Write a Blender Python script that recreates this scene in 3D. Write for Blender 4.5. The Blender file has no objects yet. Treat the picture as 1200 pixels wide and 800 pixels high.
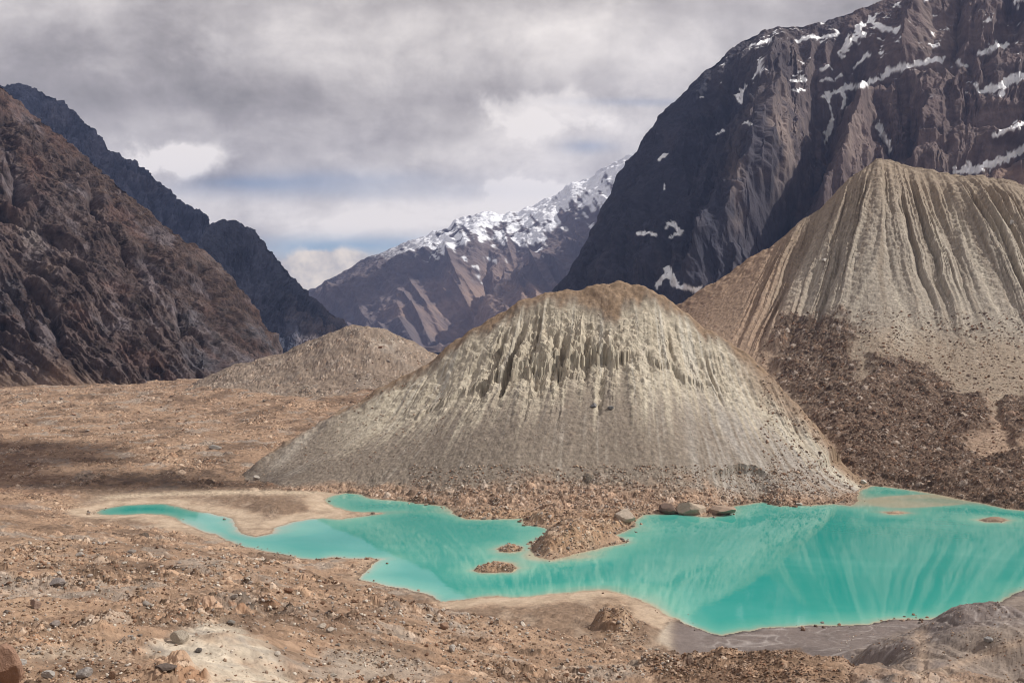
import bpy, math, random
import numpy as np

rng = np.random.default_rng(7)
random.seed(7)
C = bpy.context.scene.collection
F, HZ, CH = 1166.7, 385.0, 54.0            # focal length in photo pixels, horizon row, eye height above the lake (m)
f32 = np.float32

def unproj(px, row, y):
    return (px - 600.0) / F * y, CH + (HZ - row) / F * y

# ------------------------------------------------------------------ noise
_rt = np.random.default_rng(11)
_P = np.tile(_rt.permutation(256).astype(np.int32), 4)
_a = _rt.random(256) * 2 * np.pi
_G2 = np.stack([np.cos(_a), np.sin(_a)], 1).astype(f32)
_g = _rt.normal(size=(256, 3)); _G3 = (_g / np.linalg.norm(_g, axis=1, keepdims=True)).astype(f32)
_R = _rt.random((256, 6)).astype(f32)

def gn2(x, y, seed=0):
    x = np.asarray(x, f32) + f32(seed * 17.31); y = np.asarray(y, f32) + f32(seed * 9.77)
    x, y = np.broadcast_arrays(x, y)
    xi = np.floor(x).astype(np.int32); yi = np.floor(y).astype(np.int32)
    xf = x - xi; yf = y - yi
    u = xf*xf*xf*(xf*(xf*6-15)+10); v = yf*yf*yf*(yf*(yf*6-15)+10)
    xi &= 255; yi &= 255
    def g(ix, iy, dx, dy):
        h = _P[_P[ix] + iy]
        G = _G2[h & 255]
        return G[..., 0]*dx + G[..., 1]*dy
    x1 = (xi+1) & 255; y1 = (yi+1) & 255
    a = g(xi, yi, xf, yf); b = g(x1, yi, xf-1, yf)
    c = g(xi, y1, xf, yf-1); d = g(x1, y1, xf-1, yf-1)
    ab = a + u*(b-a); cd = c + u*(d-c)
    return (ab + v*(cd-ab)) * f32(1.5)

def gn3(x, y, z, seed=0):
    x = np.asarray(x, f32) + f32(seed*17.31); y = np.asarray(y, f32) + f32(seed*5.2); z = np.asarray(z, f32) + f32(seed*7.9)
    xi = np.floor(x).astype(np.int32); yi = np.floor(y).astype(np.int32); zi = np.floor(z).astype(np.int32)
    xf = x-xi; yf = y-yi; zf = z-zi
    u = xf*xf*(3-2*xf); v = yf*yf*(3-2*yf); w = zf*zf*(3-2*zf)
    xi &= 255; yi &= 255; zi &= 255
    x1 = (xi+1) & 255; y1 = (yi+1) & 255; z1 = (zi+1) & 255
    def g(ix, iy, iz, dx, dy, dz):
        G = _G3[_P[_P[_P[ix]+iy]+iz] & 255]
        return G[..., 0]*dx + G[..., 1]*dy + G[..., 2]*dz
    def L(a, b, t): return a + t*(b-a)
    r = L(L(L(g(xi,yi,zi,xf,yf,zf), g(x1,yi,zi,xf-1,yf,zf), u), L(g(xi,y1,zi,xf,yf-1,zf), g(x1,y1,zi,xf-1,yf-1,zf), u), v),
          L(L(g(xi,yi,z1,xf,yf,zf-1), g(x1,yi,z1,xf-1,yf,zf-1), u), L(g(xi,y1,z1,xf,yf-1,zf-1), g(x1,y1,z1,xf-1,yf-1,zf-1), u), v), w)
    return r * f32(1.5)

def fbm2(x, y, octs, seed=0, gain=0.5):
    s = 0; a = 1.0; f = 1.0
    for k in range(octs):
        s = s + a*gn2(x*f, y*f, seed+k*3); a *= gain; f *= 2.03
    return s
def fbm3(x, y, z, octs, seed=0, gain=0.5, ridge=False):
    s = 0; a = 1.0; f = 1.0
    for k in range(octs):
        n = gn3(x*f, y*f, z*f, seed+k*3)
        if ridge: n = 1 - 2*np.abs(n)
        s = s + a*n; a *= gain; f *= 2.03
    return s

def stones2(x, y, cell, seed, dens=0.6):
    """embedded stones: dome height (0..1 times its radius) and a random tone per stone"""
    x = x/f32(cell); y = y/f32(cell)
    xi = np.floor(x).astype(np.int32); yi = np.floor(y).astype(np.int32)
    H = np.zeros_like(x); T = np.full_like(x, 0.5)
    for ox in (-1, 0, 1):
        for oy in (-1, 0, 1):
            h = _P[_P[(xi+ox+seed*13) & 255] + ((yi+oy+seed*29) & 255)] & 255
            R = _R[h]
            r = 0.15 + 0.5*R[..., 2]**2
            dx = x - (xi+ox+R[..., 0]); dy = (y - (yi+oy+R[..., 1]))*(0.8+0.5*R[..., 5])
            hh = np.where(R[..., 3] < dens, np.sqrt(np.maximum(r*r - dx*dx - dy*dy, 0)), 0)
            m = hh > H
            H = np.where(m, hh, H); T = np.where(m, R[..., 4], T)
    return H*f32(cell), T

def sm(a, b, x):
    t = np.clip((x-a)/(b-a), 0, 1)
    return t*t*(3-2*t)
def pl(x, pts):
    p = np.array(pts, float)
    return np.interp(x, p[:, 0], p[:, 1])
def smooth_pl(x, pts, w=8.0):
    """piecewise line with its corners rounded over about 2w pixels"""
    return sum(pl(x+d*w, pts)*k for d, k in ((-1, .15), (-.5, .22), (0, .26), (.5, .22), (1, .15)))
def lerp(a, b, t): return a + (b-a)*t

def seg_dist(x, y, pts, closed):
    """distance to a polyline; with closed also signed, negative inside"""
    P = np.array(pts, float); Q = np.roll(P, -1, 0) if closed else P[1:]
    P0 = P if closed else P[:-1]
    D = np.full(x.shape, 1e12, f32); inside = np.zeros(x.shape, bool)
    for (ax, ay), (bx, by) in zip(P0, Q):
        ex, ey = bx-ax, by-ay
        L2 = ex*ex+ey*ey
        if L2 < 1e-9: continue
        t = np.clip(((x-ax)*ex+(y-ay)*ey)/L2, 0, 1)
        d = (x-ax-t*ex)**2+(y-ay-t*ey)**2
        np.minimum(D, d, out=D)
        if closed:
            c = ((ay > y) != (by > y))
            if ey != 0:
                inside ^= c & (x < (y-ay)*ex/ey+ax)
    D = np.sqrt(D)
    if closed: D = np.where(inside, -D, D)
    return D

def polymask(px, row, pts, soft=6.0):
    """1 inside the patch, 0 outside, soft edge"""
    p = np.array(pts, float)
    m = np.zeros(px.shape, f32)
    b = (px > p[:, 0].min()-20) & (px < p[:, 0].max()+20) & (row > p[:, 1].min()-20) & (row < p[:, 1].max()+20)
    if b.any():
        m[b] = sm(soft, -soft, seg_dist(px[b], row[b], pts, True))
    return m

# ------------------------------------------------------------------ mesh and node helpers
def grid_mesh(name, X, Y, Z, cols=None, attrs=None, mat=None, keep=None, smooth=False):
    nr, nc = X.shape
    co = np.stack([X, Y, Z], -1).reshape(-1, 3).astype(f32)
    i = np.arange(nr*nc, dtype=np.int32).reshape(nr, nc)
    q = np.stack([i[:-1, :-1], i[:-1, 1:], i[1:, 1:], i[1:, :-1]], -1).reshape(-1, 4)
    if keep is not None:
        q = q[keep.reshape(-1)]
    used = np.zeros(nr*nc, bool); used[q.reshape(-1)] = True
    remap = np.cumsum(used).astype(np.int32)-1
    q = remap[q]; co = co[used]
    me = raw_mesh(name, co, q, smooth)
    if cols is not None: set_col(me, cols.reshape(-1, 3)[used])
    for k, v in (attrs or {}).items():
        at = me.attributes.new(k, 'FLOAT', 'POINT'); at.data.foreach_set('value', v.reshape(-1)[used].astype(f32))
    o = bpy.data.objects.new(name, me); C.objects.link(o)
    if mat: me.materials.append(mat)
    return o
def raw_mesh(name, co, faces, smooth=True):
    me = bpy.data.meshes.new(name)
    n = faces.shape[1]
    me.vertices.add(len(co)); me.vertices.foreach_set('co', co.astype(f32).reshape(-1))
    me.loops.add(faces.size); me.loops.foreach_set('vertex_index', faces.astype(np.int32).reshape(-1))
    me.polygons.add(len(faces))
    me.polygons.foreach_set('loop_start', np.arange(0, faces.size, n, dtype=np.int32))
    me.polygons.foreach_set('use_smooth', np.full(len(faces), smooth, bool))
    me.update(calc_edges=True)
    return me
def set_col(me, cols):
    at = me.attributes.new('Col', 'FLOAT_COLOR', 'POINT')
    c4 = np.ones((len(cols), 4), f32); c4[:, :3] = np.clip(cols, 0.004, 0.95)
    at.data.foreach_set('color', c4.reshape(-1))

class NT:
    def __init__(self, tree):
        self.t = tree; tree.nodes.clear()
    def n(self, typ, ins=None, **props):
        nd = self.t.nodes.new(typ)
        for k, v in props.items(): setattr(nd, k, v)
        for k, v in (ins or {}).items(): self.set(nd, k, v)
        return nd
    def set(self, nd, k, v):
        s = nd.inputs[k]
        if isinstance(v, bpy.types.NodeSocket): self.t.links.new(v, s)
        elif isinstance(v, bpy.types.Node): self.t.links.new(v.outputs[0], s)
        else: s.default_value = v
    def m(self, op, a, b=0.0, c=0.0, clamp=False):
        nd = self.n('ShaderNodeMath', operation=op, use_clamp=clamp)
        for i, v in enumerate((a, b, c)): self.set(nd, i, v)
        return nd.outputs[0]
    def ss(self, a, b, x):
        nd = self.n('ShaderNodeMapRange', {'Value': x, 'From Min': a, 'From Max': b}, interpolation_type='SMOOTHSTEP')
        return nd.outputs[0]
    def mix(self, fac, a, b, blend='MIX'):
        nd = self.n('ShaderNodeMix', data_type='RGBA', blend_type=blend)
        self.set(nd, 0, fac); self.set(nd, 6, a); self.set(nd, 7, b)
        return nd.outputs[2]

def ground_material(name, scale, bump, var=0.35, rough=0.95, grain=(1.0, 4.0)):
    """per-point colour of the ground broken up by fine grain and bumped"""
    m = bpy.data.materials.new(name); m.use_nodes = True
    N = NT(m.node_tree)
    at = N.n('ShaderNodeAttribute', attribute_name='Col')
    geo = N.n('ShaderNodeNewGeometry')
    n1 = N.n('ShaderNodeTexNoise', {'Vector': geo.outputs['Position'], 'Scale': scale*grain[0], 'Detail': 6.0, 'Roughness': 0.65})
    n2 = N.n('ShaderNodeTexNoise', {'Vector': geo.outputs['Position'], 'Scale': scale*grain[1], 'Detail': 3.0, 'Roughness': 0.7})
    f = N.m('ADD', N.m('MULTIPLY', n1.outputs[0], 0.6), N.m('MULTIPLY', n2.outputs[0], 0.4))
    k = N.m('ADD', N.m('MULTIPLY', N.m('SUBTRACT', f, 0.5), var*4), 1.0)
    kc = N.n('ShaderNodeCombineColor', {0: k, 1: k, 2: N.m('ADD', N.m('MULTIPLY', k, 0.9), 0.1)})
    col = N.mix(1.0, at.outputs['Color'], kc.outputs[0], 'MULTIPLY')
    bp = N.n('ShaderNodeBump', {'Height': f, 'Strength': 0.8, 'Distance': bump})
    b = N.n('ShaderNodeBsdfPrincipled', {'Base Color': col, 'Roughness': rough, 'Specular IOR Level': 0.15, 'Normal': bp.outputs[0]})
    N.n('ShaderNodeOutputMaterial', {'Surface': b.outputs[0]})
    return m

# ================================================================== LAKE OUTLINE (photo points dropped on the water plane)
shore = [(112,601),(118,597),(145,591.6),(169,590.4),(196,590.4),(211,594),(229,598.5),(256,603),(272,607.5),(275,615),(283,625.5),(300,629),
(318,624),(322,618.6),(340,612),(364,607.5),(379,606.6),(400,608.4),(418,605.4),(448,601.8),(449,600.6),(418,600),(400,597),(385,591),(382,586.5),(388,580.5),
(406,577.5),(424,579),(433,583.5),(448,585),(470,586.5),(500,590.5),(523,593),(533,602),(547,608),(580,608),(613,607),(617,615),(640,618),
(645,622),(630,632),(623,637),(622,645),(630,653),(645,656),(667,650),(693,645),(733,635),(728,630),(720,627),(733,622),(745,617),(743,610),
(753,603),(767,602),(793,601),(800,601.5),(826,605.5),(843,604),(855,600),(855,594),(871,591),(895,588),(913,592.5),(948,592),(976,590),(997,592.5),
(1007,587),(1004,577),(1021,569),(1039,570),(1074,575),(1112,582),(1147,589),(1182,596),(1200,598),(1300,606),(1400,622),(1430,660),(1340,676),
(1270,680),(1200,690.5),(1175.5,704.5),(1158,712),(1130,718.5),(1109,722.7),(1081,725.5),(1049.5,725.5),(1021.5,731),(997,731),(976,732.5),
(944.5,732.5),(895.5,736),(864,741),(846.5,744),(832.5,742),(801,731),(790.5,724),(773,715),(753,703),(733,697),(710,691),(690,692),(660,695),
(630,698),(600,700),(573,698),(560,699),(540,703),(517,704),(507,698.5),(477,690),(460,688),(420,678),(422,673),(437,660),(448,654.5),(430,655),
(400,653.5),(388,652.5),(373,656),(352,653.5),(325,648.6),(304,643.5),(286,640.5),(268,634.5),(259,630),(250,625.5),(229,619.5),(214,612),
(205,607.5),(190,602.5),(169,602),(145,603.6),(118,603)]
islets = [[(582,643),(590,639.5),(602,638),(612,641),(610,645),(597,647),(586,646.5)],
          [(556,668),(570,663),(585,658),(600,660),(608,665),(598,670),(580,671),(566,671)],
          [(1147,609),(1160,606.5),(1176,607),(1182,609),(1172,611.5),(1155,611.8)],
          [(1036,600),(1050,598.5),(1064,600.5),(1055,602.5),(1042,602.3)]]
def on_water(pts):
    out = []
    for px, r in pts:
        y = CH*F/(r-HZ); out.append(((px-600)/F*y, y))
    return out
SHORE = on_water(shore); ISLETS = [on_water(p) for p in islets]
shallows = [(1050,588,70,12,1.2),(1115,585,50,8,1.0),(680,652,50,8,.9),(760,622,22,8,.5),(595,655,38,12,.55),(700,688,80,6,.5),(770,700,25,14,.5),
            (340,620,60,9,.6),(480,600,40,3,.5),(240,612,30,6,.5),(630,650,20,8,.6),(520,597,60,5,.4),(870,598,40,5,.3),(545,625,60,6,.3)]

# ================================================================== GROUND HEIGHT
ctrl = [  # photo column, photo row, distance (m): the ground without its moraine hills
(-250,800,34),(0,800,35),(200,800,40),(330,800,48),(480,800,58),(600,800,68),(700,800,78),(790,800,86),
(-250,700,84),(0,700,85),(200,700,95),(350,700,112),(430,710,118),(520,715,122),(600,742,118),(680,767,112),(760,786,104),(850,772,98),(930,764,93),(965,778,92),
(560,775,85),(660,790,85),(430,760,72),(300,745,62),(150,745,56),(0,745,56),(90,720,72),
(-250,650,150),(0,650,148),(150,650,165),(250,655,172),(350,672,175),
(-250,605,262),(0,603,268),(70,603,280),(100,618,250),
(520,712,192),(600,712,190),(660,712,189),(720,722,182),(600,730,178),(700,742,173),(760,742,173),(780,750,168),(830,758,163),(880,765,158),(930,752,165),(980,750,166),(1010,775,148),(900,790,142),
(1050,760,152),(1000,800,136),(1100,790,126),(1150,728,172),(1200,702,190),(1200,740,150),(1150,760,140),(1200,800,104),(1300,800,90),(1300,720,160),(1420,690,200),
(0,470,640),(150,468,640),(280,462,650),(400,460,650),(0,500,500),(150,505,490),(300,502,490),(420,495,500),(0,540,385),(120,540,380),(250,540,380),(330,545,380),
(0,575,318),(70,578,318),(150,572,336),(250,566,345),(330,566,352),(140,560,350),(-250,470,640),(-250,540,385),(-250,590,300),
(0,455,760),(200,452,760),(400,440,800),(600,450,800),(800,420,800),(1200,420,800),(1400,420,800),(600,440,600),(900,450,560),(1200,470,500),(1400,480,480),
(1040,572,334),(1100,579,326),(1200,595,302),(1300,600,296),(1430,615,275),(700,590,308),(560,590,308),(900,586,315),(450,583,318)]
cx, cz = zip(*[unproj(p, r, y) for p, r, y in ctrl])
K = np.stack([np.array(cx), np.array([c[2] for c in ctrl], float)], 1); KV = np.array(cz)
xtra = np.array([[0, 0, 46.5], [0, -60, 50], [-40, 5, 46], [40, 5, 45], [-12, 18, 44], [12, 18, 43.5], [-400, 0, 50], [400, 0, 44], [0, 1000, 12], [-700, 900, 12], [700, 900, 14], [-700, 400, 10], [700, 300, 12]])
K = np.vstack([K, xtra[:, :2]])/100.0; KV = np.concatenate([KV, xtra[:, 2]])
def _phi(r2): return np.where(r2 > 1e-12, 0.5*r2*np.log(np.maximum(r2, 1e-12)), 0)
_n = len(K)
_A = _phi(((K[:, None]-K[None])**2).sum(-1)) + np.eye(_n)*2e-3
_B = np.hstack([np.ones((_n, 1)), K])
_S = np.linalg.solve(np.block([[_A, _B], [_B.T, np.zeros((3, 3))]]), np.concatenate([KV, np.zeros(3)]))
def tps(x, y):
    s = x.shape; q = np.stack([x.reshape(-1), y.reshape(-1)], 1)/100.0
    out = np.empty(len(q))
    for i in range(0, len(q), 40000):
        b = q[i:i+40000]
        out[i:i+40000] = _phi(((b[:, None]-K[None])**2).sum(-1)) @ _S[:_n] + _S[_n] + b @ _S[_n+1:]
    return out.reshape(s)

def hill(px, y, row, yc, yf, zf, gt, gv, back=0.8, w=6):
    """a moraine hill: crest row and distance, toe distance, front profile. returns height and the fraction 0 crest .. 1 toe"""
    r = smooth_pl(px, row, w); c = smooth_pl(px, yc, w); f = smooth_pl(px, yf, w)
    zc = CH + (HZ-r)/F*c
    t = (c-y)/(c-f)
    def h(yv):
        tv = (c-yv)/(c-f)
        g = sum(np.interp(tv+d, gt, gv)*k for d, k in ((-.03, .25), (0, .5), (.03, .25)))
        zz = np.where(tv >= 0, zf+(zc-zf)*g, zc-(yv-c)*back)
        return np.where(tv > 1.02, zf-(tv-1.02)*(c-f)*0.3, zz)
    z = .3*h(y-2.2)+.4*h(y)+.3*h(y+2.2)
    z = z+.6*np.exp(-((y-c)/3.0)**2)
    return z, t, zc

# terrain grid: fine where it shows, coarse beyond the frame
Q = 1.0
ui = np.linspace(-0.53, 0.53, int(1130*Q)); uo = np.linspace(0.535, 0.80, 70)
U = np.concatenate([-uo[::-1], ui, uo])
def span(a, b, n): return np.linspace(a, b, int(n*Q), endpoint=False)
YR = np.concatenate([np.geomspace(4, 26, int(60*Q), endpoint=False), np.geomspace(26, 170, int(560*Q), endpoint=False), span(170, 300, 270), span(300, 410, 350), span(410, 670, 430), span(670, 1010, 130)])
YY = np.repeat(YR[:, None], len(U), 1)
XX = U[None, :]*(YY+12.0)
PX = 600+F*XX/YY
# base by thin-plate on a coarse subset, then bilinear
st = 5
ri = np.unique(np.append(np.arange(0, len(YR), st), len(YR)-1)); ci = np.unique(np.append(np.arange(0, len(U), st), len(U)-1))
Zc_ = tps(XX[np.ix_(ri, ci)], YY[np.ix_(ri, ci)])
tmp = np.stack([np.interp(np.arange(len(U)), ci, z) for z in Zc_])
BASE = np.stack([np.interp(np.arange(len(YR)), ri, tmp[:, j]) for j in range(len(U))], 1)
# signed distance to the lake (m), negative in water
SD = np.full(XX.shape, 60.0)
rows_l = (YR > 135) & (YR < 400)
wob = 0.9*gn2(XX[rows_l]/5, YY[rows_l]/9, 3)+0.4*gn2(XX[rows_l]/1.7, YY[rows_l]/3, 4)
sd = seg_dist(XX[rows_l], YY[rows_l], SHORE, True)
for p in ISLETS:
    di = seg_dist(XX[rows_l], YY[rows_l], p, True)
    sd = np.maximum(sd, -di)
SD[rows_l] = sd + wob*0.7+.35*np.abs(gn2(XX[rows_l]/.9, YY[rows_l]/1.2, 2))
fade = sm(400, 380, YY)*sm(135, 145, YY)
SD = lerp(60.0, SD, fade)

x32, y32 = XX.astype(f32), YY.astype(f32)
# medium undulation of the ground
und = 1.6*gn2(x32/38, y32/38, 5)+0.9*gn2(x32/15, y32/17, 6)
far_ = sm(345, 420, YY)
und = und + far_*(3.4*gn2(x32/70, y32/55, 7)+1.8*gn2(x32/30, y32/26, 8)+1.0*np.abs(gn2(x32/12, y32/12, 9)))
L = np.maximum(BASE + und*sm(2, 9, BASE)*0.9, 0.35)

# --- central mound
g1t = [0, .05, .10, .17, .24, .33, .41, .54, .67, .78, .876, 1]; g1v = [1, .955, .875, .765, .665, .565, .50, .385, .28, .175, .09, 0]
M1, T1, ZC1 = hill(PX, YY,
    [(255,585),(280,562),(300,543),(330,523),(360,503),(400,479),(430,463),(460,448),(508,418),(548,388),(580,369),(604,356),(644,342),(670,339),(700,334),(724,328),(757,333),(788,353),(825,382),(870,407),(904,438),(940,480),(972,517),(1005,550),(1030,573),(1060,600)],
    [(300,362),(330,370),(400,380),(470,388),(520,392),(610,397),(728,400),(790,395),(830,390),(870,384),(900,375),(940,362),(980,350),(1015,338)],
    [(300,350),(330,331),(400,326),(470,314),(520,304),(560,299),(610,296),(650,297),(728,297),(790,295),(870,300),(900,306),(940,306),(980,308),(1015,328)],
    0.2, g1t, g1v, 0.75, 3.5)
# --- right ridge
g2t = [0, .1, .2, .3, .418, .5, .63, .8, 1]; g2v = [1, .835, .67, .505, .325, .245, .15, .075, 0]
M2, T2, ZC2 = hill(PX, YY,
    [(440,600),(560,520),(650,430),(740,385),(800,352),(850,321),(900,288),(950,251),(980,224),(1000,206),(1015,191),(1030,183),(1045,188),(1075,194),(1100,201),(1130,203),(1160,205),(1180,210),(1200,217),(1300,245),(1450,300),(1600,380)],
    [(560,600),(800,640),(1030,652),(1200,640),(1450,600)],
    [(700,360),(900,346),(1030,333),(1100,327),(1200,300),(1300,292),(1450,270)], 0.25, g2t, g2v, 0.8, 2.5)
# --- small hill behind the plateau
M3, T3, ZC3 = hill(PX, YY, [(150,475),(200,461),(230,448),(260,433),(320,417),(360,402),(395,386),(425,379),(450,385),(480,399),(520,420),(600,445),(700,470)],
    [(200,750),(600,750)], [(200,660),(330,640),(600,620)], 10.0, [0, .15, .35, .6, .8, 1], [1, .93, .72, .40, .16, 0], 0.5, 14)

# gullies: worn lines running down the fall line, fanning out from the top
def gully(q, t, seed, sp, cuts=()):
    """0 on the ribs .. 1+ in the cuts; spacing, depth and course are uneven"""
    q = q+sp*.75*gn2(q/(sp*1.9), t*.6, seed+11)+sp*.22*gn2(q/(sp*.8), t*2.6, seed+12)
    n = 0
    for k, (s, a, kk) in enumerate(((sp, 1.0, 2.1), (sp*.42, .50, 1.9), (sp*.2, .26, 1.7), (sp*.09, .10, 1.6))):
        v = np.abs(gn2(q/s, t*(1.3+1.8*k), seed+k))
        w = np.clip(.6+1.1*gn2(q/(s*1.7), t*(2+2*k), seed+5+k), .12, 1.4)
        n = n + a*w*(np.maximum(1-v*kk, 0) if k % 2 == 0 else np.minimum(v*kk, 1)*.8)
    for c, w, a, t0, t1 in cuts:
        x = q-c-3*gn2(t*7, q*0+c, seed+20)
        n = n + a*np.maximum(1-np.abs(x)/w, 0)**.9*sm(t0-.05, t0+.03, t)*sm(t1+.06, t1-.06, t)
    return n
wq = 9*gn2(x32/22, y32/22, 21)+3*gn2(x32/7, y32/7, 22)
q1 = (PX-725)/(1+0.85*np.clip(T1, 0, 1.2)) + wq*0.16
G1 = gully(q1, np.clip(T1, 0, 1.2), 31, 27.0, [(-133,5,1.5,.12,.36),(-112,6,2.2,.10,.38),(-152,5,1.1,.2,.36),(-86,4,.9,.1,.3),(-52,7,1.7,.2,.37),(-62,5,1.0,.18,.36),(-190,5,1,.12,.3),(-225,5,.8,.1,.3),(55,4,.9,.15,.4),(88,4,1.0,.15,.42),(-20,4,.8,.25,.38)])
edge1 = 0.05+0.04*gn2(q1/20, q1*0+.5, 41)+0.02*gn2(q1/6, q1*0+1.5, 41)+0.09*np.exp(-((PX-712)/30)**2)
end1 = .50+.16*gn2(q1/24, q1*0+4.4, 43)+.10*gn2(q1/7, q1*0+8.8, 42)
E1 = sm(edge1, edge1+0.10, T1)*np.clip((end1+.12-T1)/.30, 0, 1)**1.2
E1 = E1*(0.34+0.66*sm(540, 590, PX)*sm(770, 710, PX)+0.12*sm(740, 770, PX)*sm(880, 800, PX))*sm(400, 500, PX)
rough1 = 1.3*gn2(x32/17, y32/17, 47)+.8*gn2(x32/6, y32/6, 48)+.4*gn2(x32/2.5, y32/2.5, 40)
cliff = np.exp(-((T1-.27)/.05)**2)*sm(560, 600, PX+30*gn2(T1*9, PX/40, 44))*sm(745, 700, PX)
M1d = M1 + rough1*sm(.26, .06, T1) - 3.3*E1*(G1-.45) - 0.22*sm(.4, .6, T1)*sm(1.0, .85, T1)*G1
tcl = .30+.035*gn2(q1/11, q1*0+3.3, 45)+.022*gn2(q1/3.6, q1*0+7.1, 46)+.012*gn2(q1/1.6, q1*0+1.7, 49)
bandm = sm(555, 590, PX+20*gn2(T1*9, PX/40, 44))*sm(752, 725, PX)+.45*sm(745, 765, PX)*sm(860, 820, PX)+.35*sm(470, 500, PX)*sm(590, 560, PX)
M1d = M1d + bandm*(1.8*sm(.13, .27, T1)*sm(tcl+.012, tcl-.006, T1) - 1.9*sm(tcl-.006, tcl+.012, T1)*sm(.62, .36, T1))
tc2 = tcl-.085+.02*gn2(q1/5, q1*0+9.3, 50)
M1d = M1d - bandm*1.2*sm(tc2-.005, tc2+.01, T1)*sm(tcl-.01, tcl-.04, T1)*sm(-.3, .4, gn2(q1/14, q1*0+2.2, 56))
t2c = np.clip(T2, 0, .45)
q2 = ((PX-1035)-45*np.tanh((PX-1035)/60)*t2c/.38)/(1+1.1*t2c+.3*np.maximum(T2-.45, 0)) + wq*0.2
G2 = gully(q2, np.clip(T2, 0, 1.2)*.9, 51, 21.0, [(-66,6,.45,.14,.36),(-46,4,.5,.17,.36),(-30,4,.45,.2,.36),(10,4,.35,.1,.4),(70,5,.4,.1,.4),(96,5,.5,.2,.42),(130,6,.4,.1,.42)])
G2 = np.where(G2 > 1.0, 1.0+(G2-1.0)*.35, G2)
E2 = sm(-.02, 0.10, T2)*np.clip((.44+.08*gn2(q2/22, q2*0+5.1, 53)-T2)/.22, 0, 1)*sm(850, 960, PX+T2*60)
M2d = M2 + rough1*1.2*sm(.14, .02, T2) - 10.5*E2*(G2-.65) + E2*1.6*gn2(q2/30, T2*3, 57)
# debris pile at the toe of the right ridge
ROW0 = HZ-(np.maximum(np.maximum(M1, M2), L)-CH)/YY*F
wx = 7*gn2(x32/14, y32/14, 61)+3*gn2(x32/4, y32/4, 62); wy = 6*gn2(x32/14, y32/14, 63)+3*gn2(x32/4, y32/4, 64)
pile_poly = [(903,392),(935,374),(985,372),(1003,388),(1000,415),(1008,455),(1018,440),(1028,415),(1075,424),(1110,450),(1160,472),(1165,490),(1150,508),(1128,520),(1150,540),(1190,530),(1230,520),(1230,600),(1150,592),(1080,577),(1030,563),(1008,560),(975,522),(940,482),(912,442)]
pile2_poly = [(1172,472),(1200,462),(1260,455),(1260,520),(1190,520),(1175,500)]
PILE = np.maximum(polymask(PX+1.5*wx, ROW0+1.5*wy, pile_poly, 9), polymask(PX+wx, ROW0+wy, pile2_poly, 5))*(M2 > M1)
M2d = M2d + PILE*(2.2+2.2*gn2(x32/16, y32/20, 65)+1.0*gn2(x32/6, y32/7, 66))

# shoreline: beaches where the land is low
beach = 0.06*np.maximum(SD, 0)
Lb = np.where(SD > 0, lerp(np.minimum(beach, L), L, sm(3, 26, SD))+0.02, 0)
# small features on the low ground
def bump(px, row, y, rx, ry, h, p=2):
    x0, _ = unproj(px, row, y)
    d = ((XX-x0)/rx)**2+((YY-y)/ry)**2
    return h*np.exp(-d**(p/2))
heap = np.maximum(bump(721, 738, 174, 4.0, 4.5, 1, 5), bump(735, 741, 173, 7, 5, .55, 3))
Lb = Lb + sm(2, 7, SD)*heap*(3.4+.7*gn2(x32/2.4, y32/2.4, 97)+.35*gn2(x32/.9, y32/.9, 98))
Lb = Lb + sm(0, 4, SD)*(bump(655, 640, 247, 6.5, 9, 4.6)+bump(690, 632, 255, 8, 9, 4.2)+bump(735, 612, 277, 6, 8, 3.8)+bump(690, 610, 280, 12, 6, 3.0)+bump(570, 602, 290, 8, 5, 2.2)+bump(640, 611, 280, 7, 5, 2.6)+bump(668, 628, 258, 5, 5, 2)+bump(715, 622, 266, 5, 5, 1.8)+bump(640, 648, 242, 4, 4, 1.2))*.8
Lb = Lb + sm(0, 4, SD)*(bump(335, 596, 300, 10, 9, 1.9, 4)+bump(280, 586, 314, 12, 8, .7, 3))
Lb = Lb + sm(0, 2.0, SD)*(bump(598, 643, 243, 4.5, 3.2, .9)+bump(582, 665, 224, 6.5, 4, 1.0)+bump(1165, 609, 281, 6, 4, .7)+bump(1050, 600, 292, 5, 3, .4))
Lb = Lb + bump(265, 757, 57.5, 3.6, 5, 1.3)+bump(240, 772, 50, 2.6, 2.6, .5)                           # pale hump
Lb = Lb + sm(1, 7, SD)*(bump(1134, 740, 162, 8, 8, 4.4, 2.6)+bump(1172, 780, 127, 13, 9, 4.6, 4)+bump(1043, 780, 141, 4.2, 6, 3.2, 4)+bump(1010, 768, 150, 5, 5, 1.2)+bump(1205, 712, 180, 8, 7, 2.6, 3)+bump(1085, 800, 118, 5, 6, 2.4, 3))
mud_poly = [(770,752),(784,727),(835,738),(865,736),(1000,722),(1090,705),(1150,690),(1200,680),(1320,690),(1320,830),(975,830),(985,800),(940,760),(860,768),(800,772)]
clay_poly = [(985,800),(1000,765),(1040,745),(1080,735),(1098,705),(1150,690),(1200,680),(1320,670),(1320,830),(985,830)]

# combine
rim = .04+.42*np.maximum(SD, 0)+.012*np.maximum(SD, 0)**2+1000*sm(12, 40, SD)
M1d = np.minimum(M1d, rim); M2d = np.minimum(M2d, rim)
h12 = np.maximum(M1d, M2d)
Z = np.maximum(Lb, np.maximum(h12, M3))
Z = np.where(SD > 0, Z, 0)
OWN = np.zeros(Z.shape, np.int8)
OWN[(M1d > Lb) & (M1d >= M2d) & (T1 < 1.02)] = 1
OWN[(M2d > Lb) & (M2d > M1d) & (T2 < 1.02)] = 2
OWN[(M3 > Lb) & (M3 > h12) & (T3 < 1.0)] = 3
OWN[SD < 0.5] = 0
# keep the seam at the toe of the hills gentle
toe = np.where(OWN == 1, T1, np.where(OWN == 2, T2, 0))
ROW = HZ-(Z-CH)/YY*F
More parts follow.
